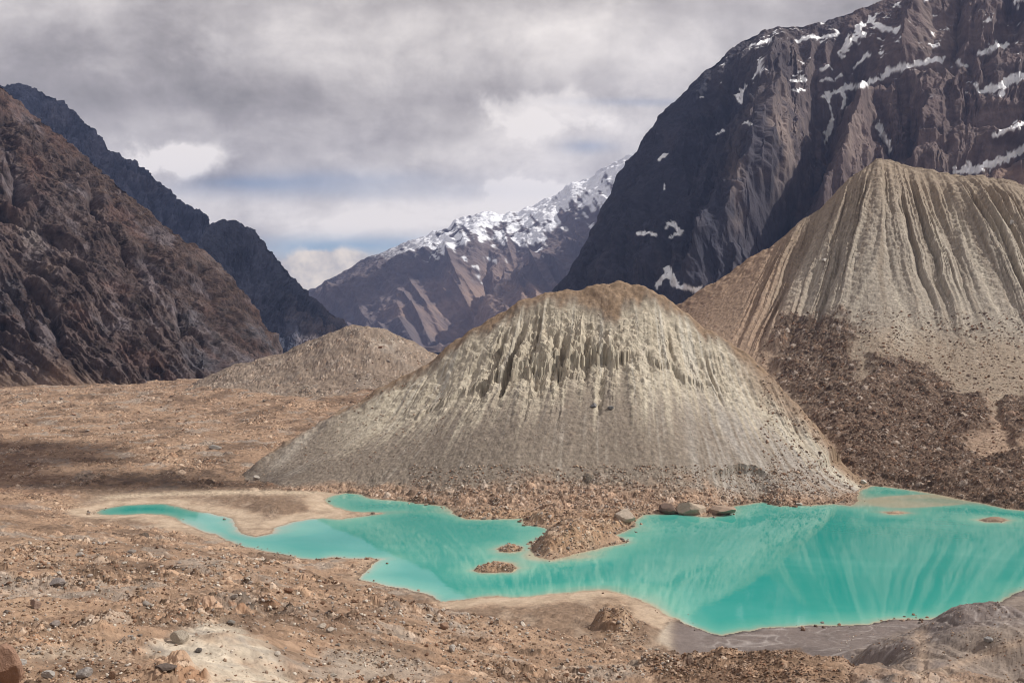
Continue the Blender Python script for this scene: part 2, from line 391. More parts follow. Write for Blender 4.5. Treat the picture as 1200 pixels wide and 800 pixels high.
# lake bed
shal = 0
for a, b, rx, ry, k in shallows:
    shal = shal + k*np.exp(-((PX-a)/rx)**2-((ROW-b)/ry)**2)
shal = np.clip(shal, 0, 1)
dep = np.maximum(-SD, 0)
DEPTH = 5.0*(1-np.exp(-dep*0.075))+0.03*dep
DEPTH = DEPTH*(1-0.975*shal*sm(80, 40, dep))
Z = np.where(SD < 0, -DEPTH-0.03, Z)

# rubble relief
n86 = gn2(x32/5, y32/5, 85)
S1, t1s = stones2(x32, y32, 2.6, 1, .5)
S2, t2s = stones2(x32, y32, 1.05, 2, .55)
S3, t3s = stones2(x32, y32, .42, 3, .65)
mud = polymask(PX+wx*.7, ROW+wy*.5, mud_poly, 4)*(YY < 260)*(SD > 0)*(YY > 98)
clay = polymask(PX+wx*.7, ROW+wy*.5, clay_poly, 6)*(YY < 230)*(SD > 0)
low = (OWN == 0) | (OWN == 3)
rub = np.where(OWN == 1, np.maximum((.16+.2*E1)*sm(0, .1, T1), sm(.80, .93, T1+.05*gn2(x32/9, y32/9, 71))), np.where(OWN == 2, np.maximum(np.maximum(.30*sm(.02, .1, T2), PILE), sm(.80, .9, T2)), np.clip(.40+1.1*gn2(x32/15, y32/15, 72)+.5*gn2(x32/4, y32/4, 73), .08, 1.25)))
sandy = np.clip(sm(470, 380, PX)*sm(575, 580, ROW)*sm(640, 615, ROW)+sm(500, 540, PX)*sm(830, 790, PX)*(ROW > 680)+sm(985, 1010, PX)*(ROW < 610)+np.exp(-((PX-660)/60)**2-((ROW-655)/8)**2), 0, 1)
flat_sand = low*sm(4+8*sandy, 1+3*sandy, SD+(1+2*sandy)*gn2(x32/6, y32/7, 74)+.8*gn2(x32/2, y32/2, 75))*(YY > 140)*(.45+.55*sandy)*(1-.85*mud)
bar = low*sm(400, 380, PX)*sm(80, 110, PX)*sm(571, 577, ROW)*sm(618, 612, ROW)
sandflat = low*sm(515, 540, PX)*sm(790, 760, PX)*sm(150, 160, YY)*(ROW > 690)
headland = low*np.clip(sum(np.exp(-(((PX-a)/b)**2+((ROW-c)/d)**2)) for a, b, c, d in ((655,30,637,16),(690,30,622,16),(725,22,610,10),(598,14,642,5),(582,26,665,7),(722,22,728,22),(560,40,603,5),(620,40,606,7))), 0, 1)*(YY > 150)
rub = rub*(1-flat_sand*.95)*(1-np.maximum(bar, sandflat)*.85)*(1-mud*.9)
rub = np.maximum(rub, headland*.85)
Z = Z + headland*sm(1, 4, SD)*(.7*(.5-np.abs(gn2(x32/3.6, y32/4.5, 99)))+.4*gn2(x32/1.5, y32/1.8, 100))
pale = polymask(PX+wx*1.2, ROW+wy, [(165,765),(205,742),(245,728),(285,738),(318,765),(350,800),(365,830),(260,830),(235,790),(205,772)], 6)*(YY < 90)
rub = rub*(1-pale*.85)*np.where(SD > 0, 1, .0)
near = sm(120, 60, YY)
RH = S1*.55*(1-.75*near)+S2*(.85-.3*near)+S3*.9*near
Z = Z + rub*RH
Z = Z + (SD > 0)*(0.44*fbm2(x32/2.6, y32/2.6, 5, 80, .62)*(.35+.65*rub)*(1-.7*np.maximum(flat_sand, mud)) + .05*gn2(x32/.5, y32/.5, 84)*near)
Z = Z + np.where(OWN == 0, (0.5*gn2(x32/6, y32/5, 86)+.7*(.4-np.abs(gn2(x32/11+.3*n86, y32/9, 88)))+.3*(.4-np.abs(gn2(x32/4.2, y32/3.6, 89))))*sm(8, 20, SD)*(1-np.maximum(mud, clay)*.93)*(1-pale*.7), 0)
Z = Z + np.where(OWN == 3, 1.6*fbm2(x32/18, y32/18, 4, 87, .6), 0)
# broken cliff on the central mound and eroded rilles in the clay bank
nb = fbm3(x32/3.2, y32/3.2, Z.astype(f32)/2.4, 3, 90)
Z = Z + np.where(OWN == 1, E1*(nb*1.5*(1+1.3*cliff)+.55*np.abs(fbm3(x32/1.3, y32/1.3, Z.astype(f32)/1.3, 2, 95))), np.where(OWN == 2, E2*(nb*.8+.45*np.abs(fbm3(x32/2.2, y32/2.2, Z.astype(f32)/2.2, 2, 96))), 0))
cl = gn2(x32/3.4+1.1*gn2(x32/9, y32/9, 93), y32/13, 92)
Z = Z + clay*(-.35*np.maximum(1-np.abs(cl)*3.0, 0)+.6*gn2(x32/6, y32/7, 94)+.22*(.5-np.abs(gn2(x32/2.6, y32/3.2, 911)))+.12*fbm2(x32/.9, y32/.9, 3, 912))*sm(2, 12, SD)
Z = np.where((SD > 0) & (SD < 3), np.maximum(Z, .015+.02*SD), Z)
ROW = HZ-(Z-CH)/YY*F

# ------------------------------------------------------------------ ground colours (albedo)
def c3(*v): return np.array(v, f32)
def mixc(col, c, m): return col + (c - col)*m[..., None]
COL = np.empty(Z.shape+(3,), f32)
n_a = fbm2(x32/24, y32/24, 4, 101); n_b = fbm2(x32/5, y32/5, 4, 105); n_c = gn2(x32/1.3, y32/1.3, 109)+.6*gn2(x32/.6, y32/.6, 110)
COL[:] = c3(.245, .172, .125)
COL = mixc(COL, c3(.125, .088, .066), sm(-.1, .6, n_a+.5*n_b)*.85)
COL = mixc(COL, c3(.36, .265, .195), sm(.0, .8, -n_a*.8+.6*n_b)*.6)
COL = mixc(COL, c3(.105, .072, .055), low*sm(.2, .8, n_b-.3*n_a)*.6)
COL = mixc(COL, c3(.27, .24, .215), low*sm(.2, .7, gn2(x32/18, y32/18, 103)+.5*n_b)*.65)
# north bank of the left arm, its shadow band painted dark
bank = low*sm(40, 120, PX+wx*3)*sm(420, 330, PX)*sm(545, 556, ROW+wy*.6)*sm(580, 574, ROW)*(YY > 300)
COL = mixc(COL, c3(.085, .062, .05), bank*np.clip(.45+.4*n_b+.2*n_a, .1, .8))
dip_shade = low*np.exp(-((PX-5)/70)**2-((ROW-560)/38)**2)*(YY > 280)
COL = mixc(COL, c3(.15, .095, .07), np.clip(dip_shade*(.6+.8*n_b+.4*n_a), 0, .6))  # shade of the far left dip painted into the ground
# small hill
COL = mixc(COL, c3(.20, .16, .125), (OWN == 3)*(.75+.0*n_a))
COL = mixc(COL, c3(.36, .32, .27), (OWN == 3)*np.exp(-((PX-452)/16)**2-((ROW-402)/7)**2)*sm(-.3, .5, n_b)*.8)  # sunlit patch on the right of the hill, painted in
# central mound
st1 = gn2(q1/4.2, T1*2.2, 121)+.7*gn2(q1/1.7, T1*3, 122)+.5*gn2(q1/10, T1*1.5, 123)
m1 = c3(.205, .17, .135)+np.zeros(COL.shape, f32)
m1 = mixc(m1, c3(.36, .325, .275), sm(.2, 1.2, st1+.35*n_b)*sm(.35, .6, T1)*.6)
m1 = mixc(m1, c3(.15, .12, .095), sm(.2, 1.2, -st1)*sm(.4, .6, T1)*.55)
face = sm(edge1-.01, edge1+.05, T1)*(1-sm(end1-.16, end1+.12, T1+.12*st1))*sm(360, 450, PX)
m1 = mixc(m1, mixc(c3(.395, .348, .272)+np.zeros(COL.shape, f32), c3(.265, .222, .165), sm(-.2, .8, n_b+.4*st1)*.6), face)
m1 = mixc(m1, c3(.45, .42, .36), face*sm(.25, .9, st1+.4*sm(720, 820, PX))*.7)
m1 = mixc(m1, c3(.25, .178, .125), sm(840, 900, PX)*sm(.30, .08, T1+.06*n_b)*.85)
m1 = mixc(m1, c3(.24, .17, .12), sm(880, 960, PX+2*wx)*sm(.55, .8, T1+.1*n_b)*.7)
cap = (1-sm(edge1-.035, edge1+.035, T1+.02*n_b))
m1 = mixc(m1, c3(.225, .158, .105), cap*.95)
grey = sm(770, 850, PX)*sm(.25, .5, T1)*sm(1, .8, T1)*sm(-.6, .4, st1)
m1 = mixc(m1, c3(.33, .305, .275), grey*.65)
m1 = mixc(m1, c3(.47, .43, .36), sm(735, 790, PX)*sm(.12, .25, T1)*sm(.75, .5, T1)*sm(.35, .95, gn2(q1/6, T1*1.1, 125)+.6*gn2(q1/2.2, T1*1.8, 126))*.8)
m1 = mixc(m1, c3(.125, .10, .082), np.exp(-((PX-600)/130)**2-((T1-.62)/.12)**2)*sm(-.4, .6, n_b+.5*st1)*.45)
m1 = mixc(m1, c3(.29, .195, .135), sm(.83, .95, T1+.05*n_a+.04*n_b)*.85)
m1 = mixc(m1, c3(.42, .38, .32), np.exp(-((PX-(350+(ROW-520)*-1.0))/9)**2)*sm(480, 500, ROW)*sm(560, 540, ROW)*.5)
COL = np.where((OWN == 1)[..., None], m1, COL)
# right ridge
st2 = gn2(q2/5.0, T2*3, 131)+.7*gn2(q2/2.0, T2*4, 132)+.5*gn2(q2/12, T2*2, 133)
m2 = c3(.25, .20, .15)+np.zeros(COL.shape, f32)
m2 = mixc(m2, c3(.305, .275, .23), sm(0, .25, T2)*(1-sm(.38, .46, T2+.03*st2))*.75)
m2 = mixc(m2, c3(.385, .345, .28), sm(.1, 1.0, st2)*sm(.05, .2, T2)*(1-sm(.40, .52, T2))*.7)
m2 = mixc(m2, c3(.17, .135, .10), sm(.1, 1.0, -st2)*(1-sm(.5, .6, T2))*.55)
m2 = mixc(m2, c3(.28, .19, .13), sm(960, 880, PX+wx)*.8)
m2 = mixc(m2, c3(.27, .19, .135), sm(.58, .75, T2+.06*n_b)*.9)
m2 = mixc(m2, c3(.16, .105, .075), sm(870, 800, PX)*sm(400, 360, ROW)*sm(340, 350, ROW)*.6)
m2 = mixc(m2, c3(.092, .061, .044), PILE*np.clip(.90-.35*sm(.2, .9, n_b)*sm(1030, 985, PX), 0, 1))
m2 = mixc(m2, c3(.24, .165, .12), PILE*sm(.35, .9, gn2(x32/9, y32/12, 135)+.4*n_b)*.45)
COL = np.where((OWN == 2)[..., None], m2, COL)
COL = mixc(COL, c3(.13, .09, .065), ((OWN == 2) & (PX > 1100))*sm(520, 545, ROW)*sm(-.5, .5, n_a)*.7)
# sand, mud, clay, pale hump
sandc = mixc(c3(.41, .335, .265)+np.zeros(COL.shape, f32), c3(.33, .265, .205), sm(-.3, .6, n_b))
COL = mixc(COL, c3(.17, .125, .095), np.maximum(bar*.85, sandflat*.8)*sm(5, 10, SD+2*n_b))
wetb = np.maximum(bar, sandflat)*sm(.1, .7, gn2(x32/4, y32/14, 141)+.3*n_b)
COL = mixc(COL, c3(.28, .225, .18), wetb*.6)
band = low*np.exp(-((ROW-(576.5+0.0006*(PX-300)**2*.35))/3.2)**2)*sm(95, 140, PX)*sm(400, 370, PX)*(YY > 280)
COL = mixc(COL, c3(.40, .335, .265), band*.9)
COL = np.where(low[..., None], mixc(COL, sandc, flat_sand*np.where(sandflat+bar > 0, 1, .75)*(1-headland)*(1-mud)*(1-.6*(PX > 830)*(YY > 240))), COL)
COL = mixc(COL, c3(.40, .34, .27), mud*sm(800, 780, PX)*.8)
COL = mixc(COL, c3(.155, .128, .118), mud*sm(780, 800, PX+wx)*.95)
vein = np.exp(-(np.minimum(np.abs(gn2(x32/8+.8*gn2(x32/5, y32/5, 145), y32/9, 143)), np.abs(gn2(x32/4+.8*gn2(x32/5, y32/5, 146), y32/6, 144))+.05)/.07)**2)
COL = mixc(COL, c3(.34, .305, .285), mud*vein*sm(800, 850, PX)*.6)
COL = mixc(COL, c3(.11, .09, .083), mud*sm(.1, .7, gn2(x32/7, y32/7, 147)+.3*n_b)*sm(800, 850, PX)*.55)
COL = mixc(COL, c3(.225, .18, .145), clay*sm(-.3, .5, n_a+.5*n_b)*.75)
COL = mixc(COL, c3(.10, .083, .077), clay*np.clip(np.exp(-((PX-1112)/16)**2-((ROW-748)/16)**2)+np.exp(-((PX-1040)/12)**2-((ROW-790)/20)**2), 0, 1)*sm(-.5, .2, n_b)*.7)  # left sides of the domes: darker clay plus painted shade
COL = mixc(COL, c3(.34, .255, .19), clay*np.clip(np.exp(-((PX-1080-(ROW-760)*.1)/9)**2)*sm(725, 740, ROW)+np.exp(-((ROW-768+(PX-1150)*.35)/5)**2)*sm(1090, 1110, PX), 0, 1)*.7)
COL = mixc(COL, c3(.27, .185, .125), headland*.85)
COL = mixc(COL, c3(.36, .30, .24), headland*sm(.1, .7, n_b)*.45)
COL = mixc(COL, c3(.41, .37, .315), pale*np.clip(.75+.5*n_b+.3*gn2(x32/1.1, y32/1.6, 149), 0, 1))
COL = mixc(COL, c3(.27, .25, .23), pale*sm(.1, .6, gn2(x32/2.2, y32/3.5, 150)+.4*gn2(x32/.7, y32/1.0, 151))*.7)
ridgeb = low*polymask(PX+wx, ROW+wy, [(770,786),(830,772),(880,764),(935,758),(975,772),(992,800),(992,830),(770,830)], 6)*(YY < 120)
COL = mixc(COL, c3(.15, .10, .07), ridgeb*.75)
foreslope = low*(YY < 200)*sm(15, 30, SD)
COL = mixc(COL, c3(.16, .11, .082), foreslope*np.clip(np.exp(-((PX-385)/45)**2-((ROW-722)/13)**2)+np.exp(-((PX-250)/60)**2-((ROW-703)/6)**2)*.7+np.exp(-((PX-620)/90)**2-((ROW-765-(PX-620)*.25)/7)**2)*.6, 0, 1)*.75)  # dark shading of the slope edges painted into the colour
COL = mixc(COL, c3(.27, .235, .20), foreslope*np.clip(np.exp(-((PX-430)/35)**2-((ROW-775)/16)**2)+np.exp(-((PX-70)/80)**2-((ROW-765)/8)**2), 0, 1)*.7)
# stones keep their own tone
tone = np.where(S1 > .12, t1s, np.where(S2 > .05, t2s, np.where(S3 > .03, t3s, .45)))
sv = rub*np.where((S1 > .12) | (S2 > .05) | (S3 > .03), 1, 0)
k = 1+sv*(tone-.45)*1.5
COL = COL*np.clip(k, .45, 1.7)[..., None]
COL = mixc(COL, c3(.42, .37, .32), sv*sm(.86, .95, tone)*.6)
COL = mixc(COL, c3(.26, .14, .08), sv*sm(.10, .02, np.abs(tone-.62))*.4)
COL = COL*(1+.26*n_c*(1-.6*np.maximum(flat_sand, mud)))[..., None]
# bed under the water
COL = np.where((SD < 0)[..., None], c3(.40, .35, .26), COL)
# wet rim
COL = COL*(1-.5*sm(1.3, .3, SD+.5*gn2(x32/1.5, y32/2, 148))*(SD > 0)*(1-flat_sand*.45))[..., None]
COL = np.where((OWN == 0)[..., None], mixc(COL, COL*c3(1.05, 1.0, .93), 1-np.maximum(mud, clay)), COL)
print('terrain', Z.shape, float(Z.max()))

gmat = ground_material('moraine_gravel', 0.9, 0.10, .22)
fo = OWN[:-1, :-1]
def keepmask(k): return fo == k
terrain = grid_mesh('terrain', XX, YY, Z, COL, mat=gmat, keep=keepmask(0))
hills = [grid_mesh('hill', XX, YY, Z, COL, mat=gmat, keep=keepmask(k)) for k in (1, 2, 3)]
for o in [terrain]+hills: o['kind'] = 'structure'
terrain['label'] = 'tan rubble ground around the turquoise lake'
hills[0]['label'] = 'pale gullied moraine mound standing in the middle behind the lake'
hills[1]['label'] = 'tall gullied moraine ridge with dark brown debris at its foot'
hills[2]['label'] = 'low rounded brown gravel hill beyond the plateau'

# far valley floor: one sheet out to the horizon, under everything
gx, gy = np.meshgrid(np.linspace(-14000, 14000, 60), np.linspace(-3000, 16000, 60))
valley = grid_mesh('valley_floor', gx, gy, np.full(gx.shape, -70.0), np.full(gx.shape+(3,), .2, f32)*c3(1.2, .9, .7), mat=gmat)
valley['kind'] = 'structure'; valley['label'] = 'brown valley floor under the mountains'

# ================================================================== WATER
def hlook(x, y):
    """terrain height at x, y"""
    x = np.asarray(x, float); y = np.asarray(y, float)
    v = np.interp(y, YR, np.arange(len(YR))); u = np.interp(x/(y+12.0), U, np.arange(len(U)))
    i = np.clip(v.astype(int), 0, len(YR)-2); j = np.clip(u.astype(int), 0, len(U)-2)
    a = v-i; b = u-j
    return (Z[i, j]*(1-a)*(1-b)+Z[i+1, j]*a*(1-b)+Z[i, j+1]*(1-a)*b+Z[i+1, j+1]*a*b)
wr = np.where((YR > 150) & (YR < 375))[0]
wi = wr[::1]; wj = np.arange(len(U))
wet = SD[np.ix_(wi, wj)] < 2.0
kq = wet[:-1, :-1] | wet[1:, :-1] | wet[:-1, 1:] | wet[1:, 1:]
WD = np.where(SD < 0, DEPTH, 0)[np.ix_(wi, wj)]
mw = bpy.data.materials.new('glacial_water'); mw.use_nodes = True
N = NT(mw.node_tree)
ad = N.n('ShaderNodeAttribute', attribute_name='depth').outputs['Fac']
geo = N.n('ShaderNodeNewGeometry').outputs['Position']
nz = N.n('ShaderNodeTexNoise', {'Vector': N.n('ShaderNodeVectorMath', {0: geo, 1: (.05, .03, 0)}, operation='MULTIPLY').outputs[0], 'Scale': 1.0, 'Detail': 4.0})
dd = N.m('MULTIPLY', ad, N.m('ADD', .7, N.m('MULTIPLY', nz.outputs[0], .6)))
rmp = N.n('ShaderNodeValToRGB', {'Fac': N.m('DIVIDE', dd, 4.0)})
el = rmp.color_ramp.elements
el[0].position = 0; el[0].color = (.40, .35, .24, 1)
el[1].position = 1; el[1].color = (.014, .275, .232, 1)
for p, c in ((.03, (.34, .36, .27, 1)), (.09, (.20, .37, .29, 1)), (.25, (.10, .37, .295, 1)), (.6, (.026, .30, .25, 1))):
    e = el.new(p); e.color = c
w1 = N.n('ShaderNodeTexNoise', {'Vector': geo, 'Scale': 0.9, 'Detail': 3.0})
bp = N.n('ShaderNodeBump', {'Height': w1.outputs[0], 'Strength': .02, 'Distance': .2})
nm = N.n('ShaderNodeTexNoise', {'Vector': N.n('ShaderNodeVectorMath', {0: geo, 1: (.018, .03, 0)}, operation='MULTIPLY').outputs[0], 'Scale': 1.0, 'Detail': 5.0, 'Distortion': .8})
milk = N.mix(N.m('MULTIPLY', N.ss(.42, .72, nm.outputs[0]), .28), rmp.outputs[0], (.14, .43, .37, 1))
deep = N.mix(N.m('MULTIPLY', N.ss(.5, .25, nm.outputs[0]), .45), milk, (.012, .25, .215, 1))
b = N.n('ShaderNodeBsdfPrincipled', {'Base Color': deep, 'Roughness': .03, 'IOR': 1.38, 'Normal': bp.outputs[0]})
N.n('ShaderNodeOutputMaterial', {'Surface': b.outputs[0]})
lake = grid_mesh('lake', XX[np.ix_(wi, wj)], YY[np.ix_(wi, wj)], np.zeros((len(wi), len(wj))), attrs={'depth': WD}, mat=mw, keep=kq, smooth=True)
lake['kind'] = 'structure'; lake['label'] = 'still milky turquoise glacial lake'

# ================================================================== MOUNTAINS
def mountain(name, label, px0, px1, nu, nt, sky, yc, foot, relief, colour, prof=None, back=1.0, mscale=.05, mbump=3.0, var=.25):
    p = np.linspace(px0, px1, nu)[None, :]; t = np.linspace(0, 1, nt)[:, None]
    r = pl(p, sky); c = pl(p, yc); fy = pl(p, [(a, b) for a, b, _ in foot]); fz = pl(p, [(a, z) for a, _, z in foot])
    zc = CH+(HZ-r)/F*c
    pr = prof(t) if prof else t
    y = lerp(fy, c, pr); z = lerp(fz, zc, t) + 0*y
    x = (p-600)/F*y
    # the far side
    tb = np.linspace(.04, 1, 26)[:, None]
    yb = c+(zc-fz)*tb*back; zb = lerp(zc, fz, tb); xb = (p-600)/F*yb
    yb = yb+0*xb; zb = zb+0*xb
    X = np.vstack([x+0*y, xb]); Y = np.vstack([y+0*x, yb]); Zm = np.vstack([z, zb])
    T = np.vstack([t+0*y, 1+tb+0*xb])
    PXb = 600+F*X/Y; RW = HZ-(Zm-CH)/Y*F
    # outward direction from the smooth base
    dXu, dYu, dZu = (np.gradient(a, axis=1) for a in (X, Y, Zm)); dXt, dYt, dZt = (np.gradient(a, axis=0) for a in (X, Y, Zm))
    nx = dYu*dZt-dZu*dYt; ny = dZu*dXt-dXu*dZt; nz_ = dXu*dYt-dYu*dXt
    ln = np.sqrt(nx*nx+ny*ny+nz_*nz_)+1e-9; nx, ny, nz_ = nx/ln, ny/ln, nz_/ln
    d, info = relief(X.astype(f32), Y.astype(f32), Zm.astype(f32), PXb, RW, T)
    X2, Y2, Z2 = X+nx*d, Y+ny*d, Zm+nz_*d
    dXu, dYu, dZu = (np.gradient(a, axis=1) for a in (X2, Y2, Z2)); dXt, dYt, dZt = (np.gradient(a, axis=0) for a in (X2, Y2, Z2))
    mz = dXu*dYt-dYu*dXt; ln = np.sqrt((dYu*dZt-dZu*dYt)**2+(dZu*dXt-dXu*dZt)**2+mz**2)+1e-9
    up = mz/ln
    cols = colour(X2.astype(f32), Y2.astype(f32), Z2.astype(f32), 600+F*X2/Y2, HZ-(Z2-CH)/Y2*F, T, up, info)
    mat = ground_material(name+'_rock', mscale, mbump, var)
    o = grid_mesh(name, X2, Y2, Z2, cols, mat=mat)
    o['kind'] = 'structure'; o['label'] = label
    return o
def lines(PXb, RW, defs):
    """grooves (negative) and ribs (positive) along given lines: depth, half width in photo pixels"""
    d = 0
    for pts, amp, w in defs:
        p = np.array(pts, float); m = (PXb > p[:, 0].min()-3*w) & (PXb < p[:, 0].max()+3*w) & (RW > p[:, 1].min()-3*w) & (RW < p[:, 1].max()+3*w)
        v = np.zeros(PXb.shape)
        s = seg_dist(PXb[m], RW[m], pts, False)
        v[m] = amp*np.maximum(1-s/(2*w), 0)**1.3
        d = d+v
    return d
def snow_lines(PXb, RW, defs, n):
    s = np.zeros(PXb.shape)
    for pts, w in defs:
        p = np.array(pts, float); m = (PXb > p[:, 0].min()-12) & (PXb < p[:, 0].max()+12) & (RW > p[:, 1].min()-12) & (RW < p[:, 1].max()+12)
        dist = seg_dist(PXb[m], RW[m], pts, False)
        ww = w*(.85+.55*n[m]+.9*gn2(PXb[m]/7, RW[m]/5, 77))
        s[m] = np.maximum(s[m], sm(ww+.6, ww-.6, dist))
    return s

# ---- left rock wall
def rel_left(X, Y, Zm, P_, R_, T):
    wa = 10*gn2(P_/40, R_/40, 198); a = (P_+R_*.55)+wa; b = (R_-P_*.75)+wa*.8
    d = 16*fbm3(X/150, Y/150, Zm/150, 3, 201)+8*gn2(b/42, a/130, 203)+3.8*(.6-np.abs(gn2(b/17, a/75, 204))*2)+1.9*(.6-np.abs(gn2(b/7, a/34, 205))*2)
    d = d+5.5*fbm3(X/60, Y/60, Zm/60, 4, 206, .58)+3.2*fbm3(X/40, Y/40, Zm/40, 3, 207, .5, True)*.7
    st = 1.3*fbm3(X/13, Y/13, Zm/16, 4, 209, .66)
    d = d+2.7*st
    d = d+lines(P_, R_, [([(0,245),(25,258),(60,275),(95,300)], -18, 5), ([(90,195),(108,215),(110,250)], -14, 6), ([(0,150),(14,185),(20,230)], -20, 8), ([(55,312),(80,318),(90,330)], -9, 4),
        ([(120,260),(150,300),(175,340)], -11, 5), ([(170,300),(200,345),(215,390)], -10, 5), ([(30,330),(60,370),(75,420)], -9, 5), ([(230,330),(262,370),(285,400)], -8, 4), ([(0,330),(25,360),(40,400)], -10, 5)])
    return (d-2.7*st)*sm(0, .06, T)*(1-.8*sm(.9, 1, T))+2.3*st*sm(0, .06, T)*(1-.9*(T > 1)), st
def col_left(X, Y, Z, P_, R_, T, up, st):
    a = (P_+R_*.55); b = (R_-P_*.75)
    n1 = fbm3(X/70, Y/70, Z/70, 4, 221); n2 = fbm3(X/18, Y/18, Z/18, 4, 225, .6); n3 = gn2(b/7, a/34, 228)+.6*gn2(b/3, a/12, 229)
    c = c3(.082, .059, .050)+np.zeros(X.shape+(3,), f32)  # low base colour holds the overcast shade on this wall
    c = mixc(c, c3(.135, .105, .092), sm(-.1, .9, n3+.5*n2)*.7)
    c = mixc(c, c3(.115, .113, .118), sm(.0, .8, n1+.3*n3)*sm(200, 330, R_)*.75)
    c = mixc(c, c3(.115, .074, .05), sm(.48, .75, up+.12*n2)*sm(.25, .9, T)*.65)
    c = mixc(c, c3(.155, .115, .095), sm(.0, .7, gn2(b/26, a/80, 233)+.4*n2)*.6)
    c = mixc(c, c3(.20, .17, .165), sm(.15, .75, gn2(b/30, a/70, 241)+.5*gn2(b/8, a/22, 242)+.3*n2)*.65)
    c = mixc(c, c3(.13, .075, .055), sm(.1, .7, gn2(b/38, a/90, 244)+.4*n2)*.6)
    c = mixc(c, c3(.026, .019, .015), sm(.15, .7, -n2+.45*n3-.15)*.85)
    c = mixc(c, c3(.24, .20, .165), np.exp(-((P_-36)/20)**2-((R_-280-(P_-36)*.5)/17)**2)*sm(-.6, .5, n2)*.8)
    c = mixc(c, c3(.26, .19, .14), np.exp(-((P_-58)/9)**2-((R_-313)/4)**2)*.7)
    c = mixc(c, c3(.19, .155, .135), sm(.6, 1.0, gn2(b/4, a/14, 231)+.5*n2)*.55)
    c = c*c3(.60, .60, .655)*(1+.28*st+.35*fbm3(X/7, Y/7, Z/7, 2, 236, .7))[..., None]
    c = mixc(c, c3(.20, .14, .10), sm(.08, .0, T)*.6)
    return c
mountain('mountain_left', 'steep brown rock wall on the near left side of the valley', -260, 332, 620, 480,
    [(-260,-140),(-60,45),(0,100),(20,117),(36,133),(60,150),(80,166),(100,184),(125,205),(150,225),(200,270),(225,292),(250,315),(275,342),(290,358),(308,382),(325,405),(332,420)],
    [(-260,1250),(0,1180),(332,1010)], [(-260,720,6),(0,760,6),(150,775,6),(210,790,6),(240,800,8),(332,900,10)], rel_left, col_left,
    lambda t: t**1.15, mscale=.06, mbump=2.5, var=.3)

# ---- dark range behind it on the left
def rel_back(amp, seed):
    def f(X, Y, Zm, P_, R_, T):
        w = 7*gn2(P_/26, R_/26, seed+2)
        d = amp*(.55*fbm3(X/420, Y/420, Zm/420, 3, seed)+.36*(.6-np.abs(gn2((P_+w-R_*.18)/19+.5*gn2(P_/9, R_/9, seed+7), R_/80, seed+4))*2.2)+.18*(.6-np.abs(gn2((P_+w)/6.5+.6*gn2(P_/5, R_/5, seed+8), R_/26, seed+6))*2))
        st = 1.4*fbm3(X/48, Y/48, Zm/75, 5, seed+20, .66)
        return (d*(1-.8*sm(.9, 1, T))+amp*.19*st)*sm(0, .06, T), st
    return f
def col_back(base, warm, seed):  # base carries cloud shade and haze blue put into the rock colour
    def f(X, Y, Zm, P_, R_, T, up, st):
        n1 = fbm3(X/330, Y/330, Zm/330, 4, seed); n2 = fbm3(X/70, Y/70, Zm/110, 4, seed+5, .6)
        c = c3(*base)+np.zeros(X.shape+(3,), f32)
        c = mixc(c, c3(*warm), sm(.0, .8, n1+.4*n2)*.6)
        c = c*(1+.45*n2)[..., None]
        return c
    return f
mountain('mountain_back_left', 'cloud-shaded bluish ridge rising behind the brown rock wall', -120, 330, 420, 300,
    [(-120,60),(0,101),(30,100),(50,107),(62,114),(68,117),(75,118),(85,129),(95,140),(110,149),(120,162),(125,172),(150,185),(165,195),(180,205),(195,220),(205,232),(225,245),(245,259),(262,285),(290,330),(330,400)],
    [(-120,3300),(330,3000)], [(-120,2300,-60),(330,2450,-60)], rel_back(60, 301), col_back((.075, .086, .125), (.105, .10, .12), 311), back=.9, mscale=.02, mbump=8)
mountain('mountain_spur', 'cloud-shaded bluish spur running down to the valley behind the gravel hill', 215, 450, 300, 240,
    [(215,330),(232,285),(245,263),(250,261),(262,259),(275,259),(285,263),(295,268),(308,280),(320,293),(335,310),(350,330),(365,345),(380,359),(395,371),(407,382),(420,398),(450,440)],
    [(215,2500),(420,2350)], [(215,1950,-60),(450,2150,-60)], rel_back(42, 331), col_back((.068, .075, .103), (.16, .125, .11), 341), back=.9, mscale=.02, mbump=8)

# ---- far snowy mountain in the middle
SKYC = [(330,362),(370,338),(400,320),(430,303),(450,296),(470,288),(500,278),(520,270),(545,257),(560,252),(575,249),(590,252),(605,249),(620,245),(640,234),(660,225),(672,216),(690,210),(700,204),(712,194),(725,188),(745,178),(790,150)]
def rel_far(X, Y, Zm, P_, R_, T):
    a = (P_*.62+R_*.78); b = (P_*.78-R_*.55)
    d = 120*fbm3(X/1500, Y/1500, Zm/1500, 2, 401)+95*(.6-np.abs(gn2(b/66+.8*gn2(P_/80, R_/80, 404), a/150, 403))*2.0)+40*(.6-np.abs(gn2(b/24+.6*gn2(P_/40, R_/40, 402), a/60, 405))*2)
    d = d+40*fbm3(X/260, Y/260, Zm/260, 4, 407, .55, True)*.7
    d = d+lines(P_, R_, [([(735,195),(700,235),(640,275),(580,320),(520,385)], -130, 14), ([(578,255),(577,285),(560,330),(500,395)], -90, 9)])
    st = fbm3(X/90, Y/90, Zm/90, 3, 411, .6)
    return (d*(1-.88*sm(.45, .95, T))+17*st)*sm(0, .06, T), st
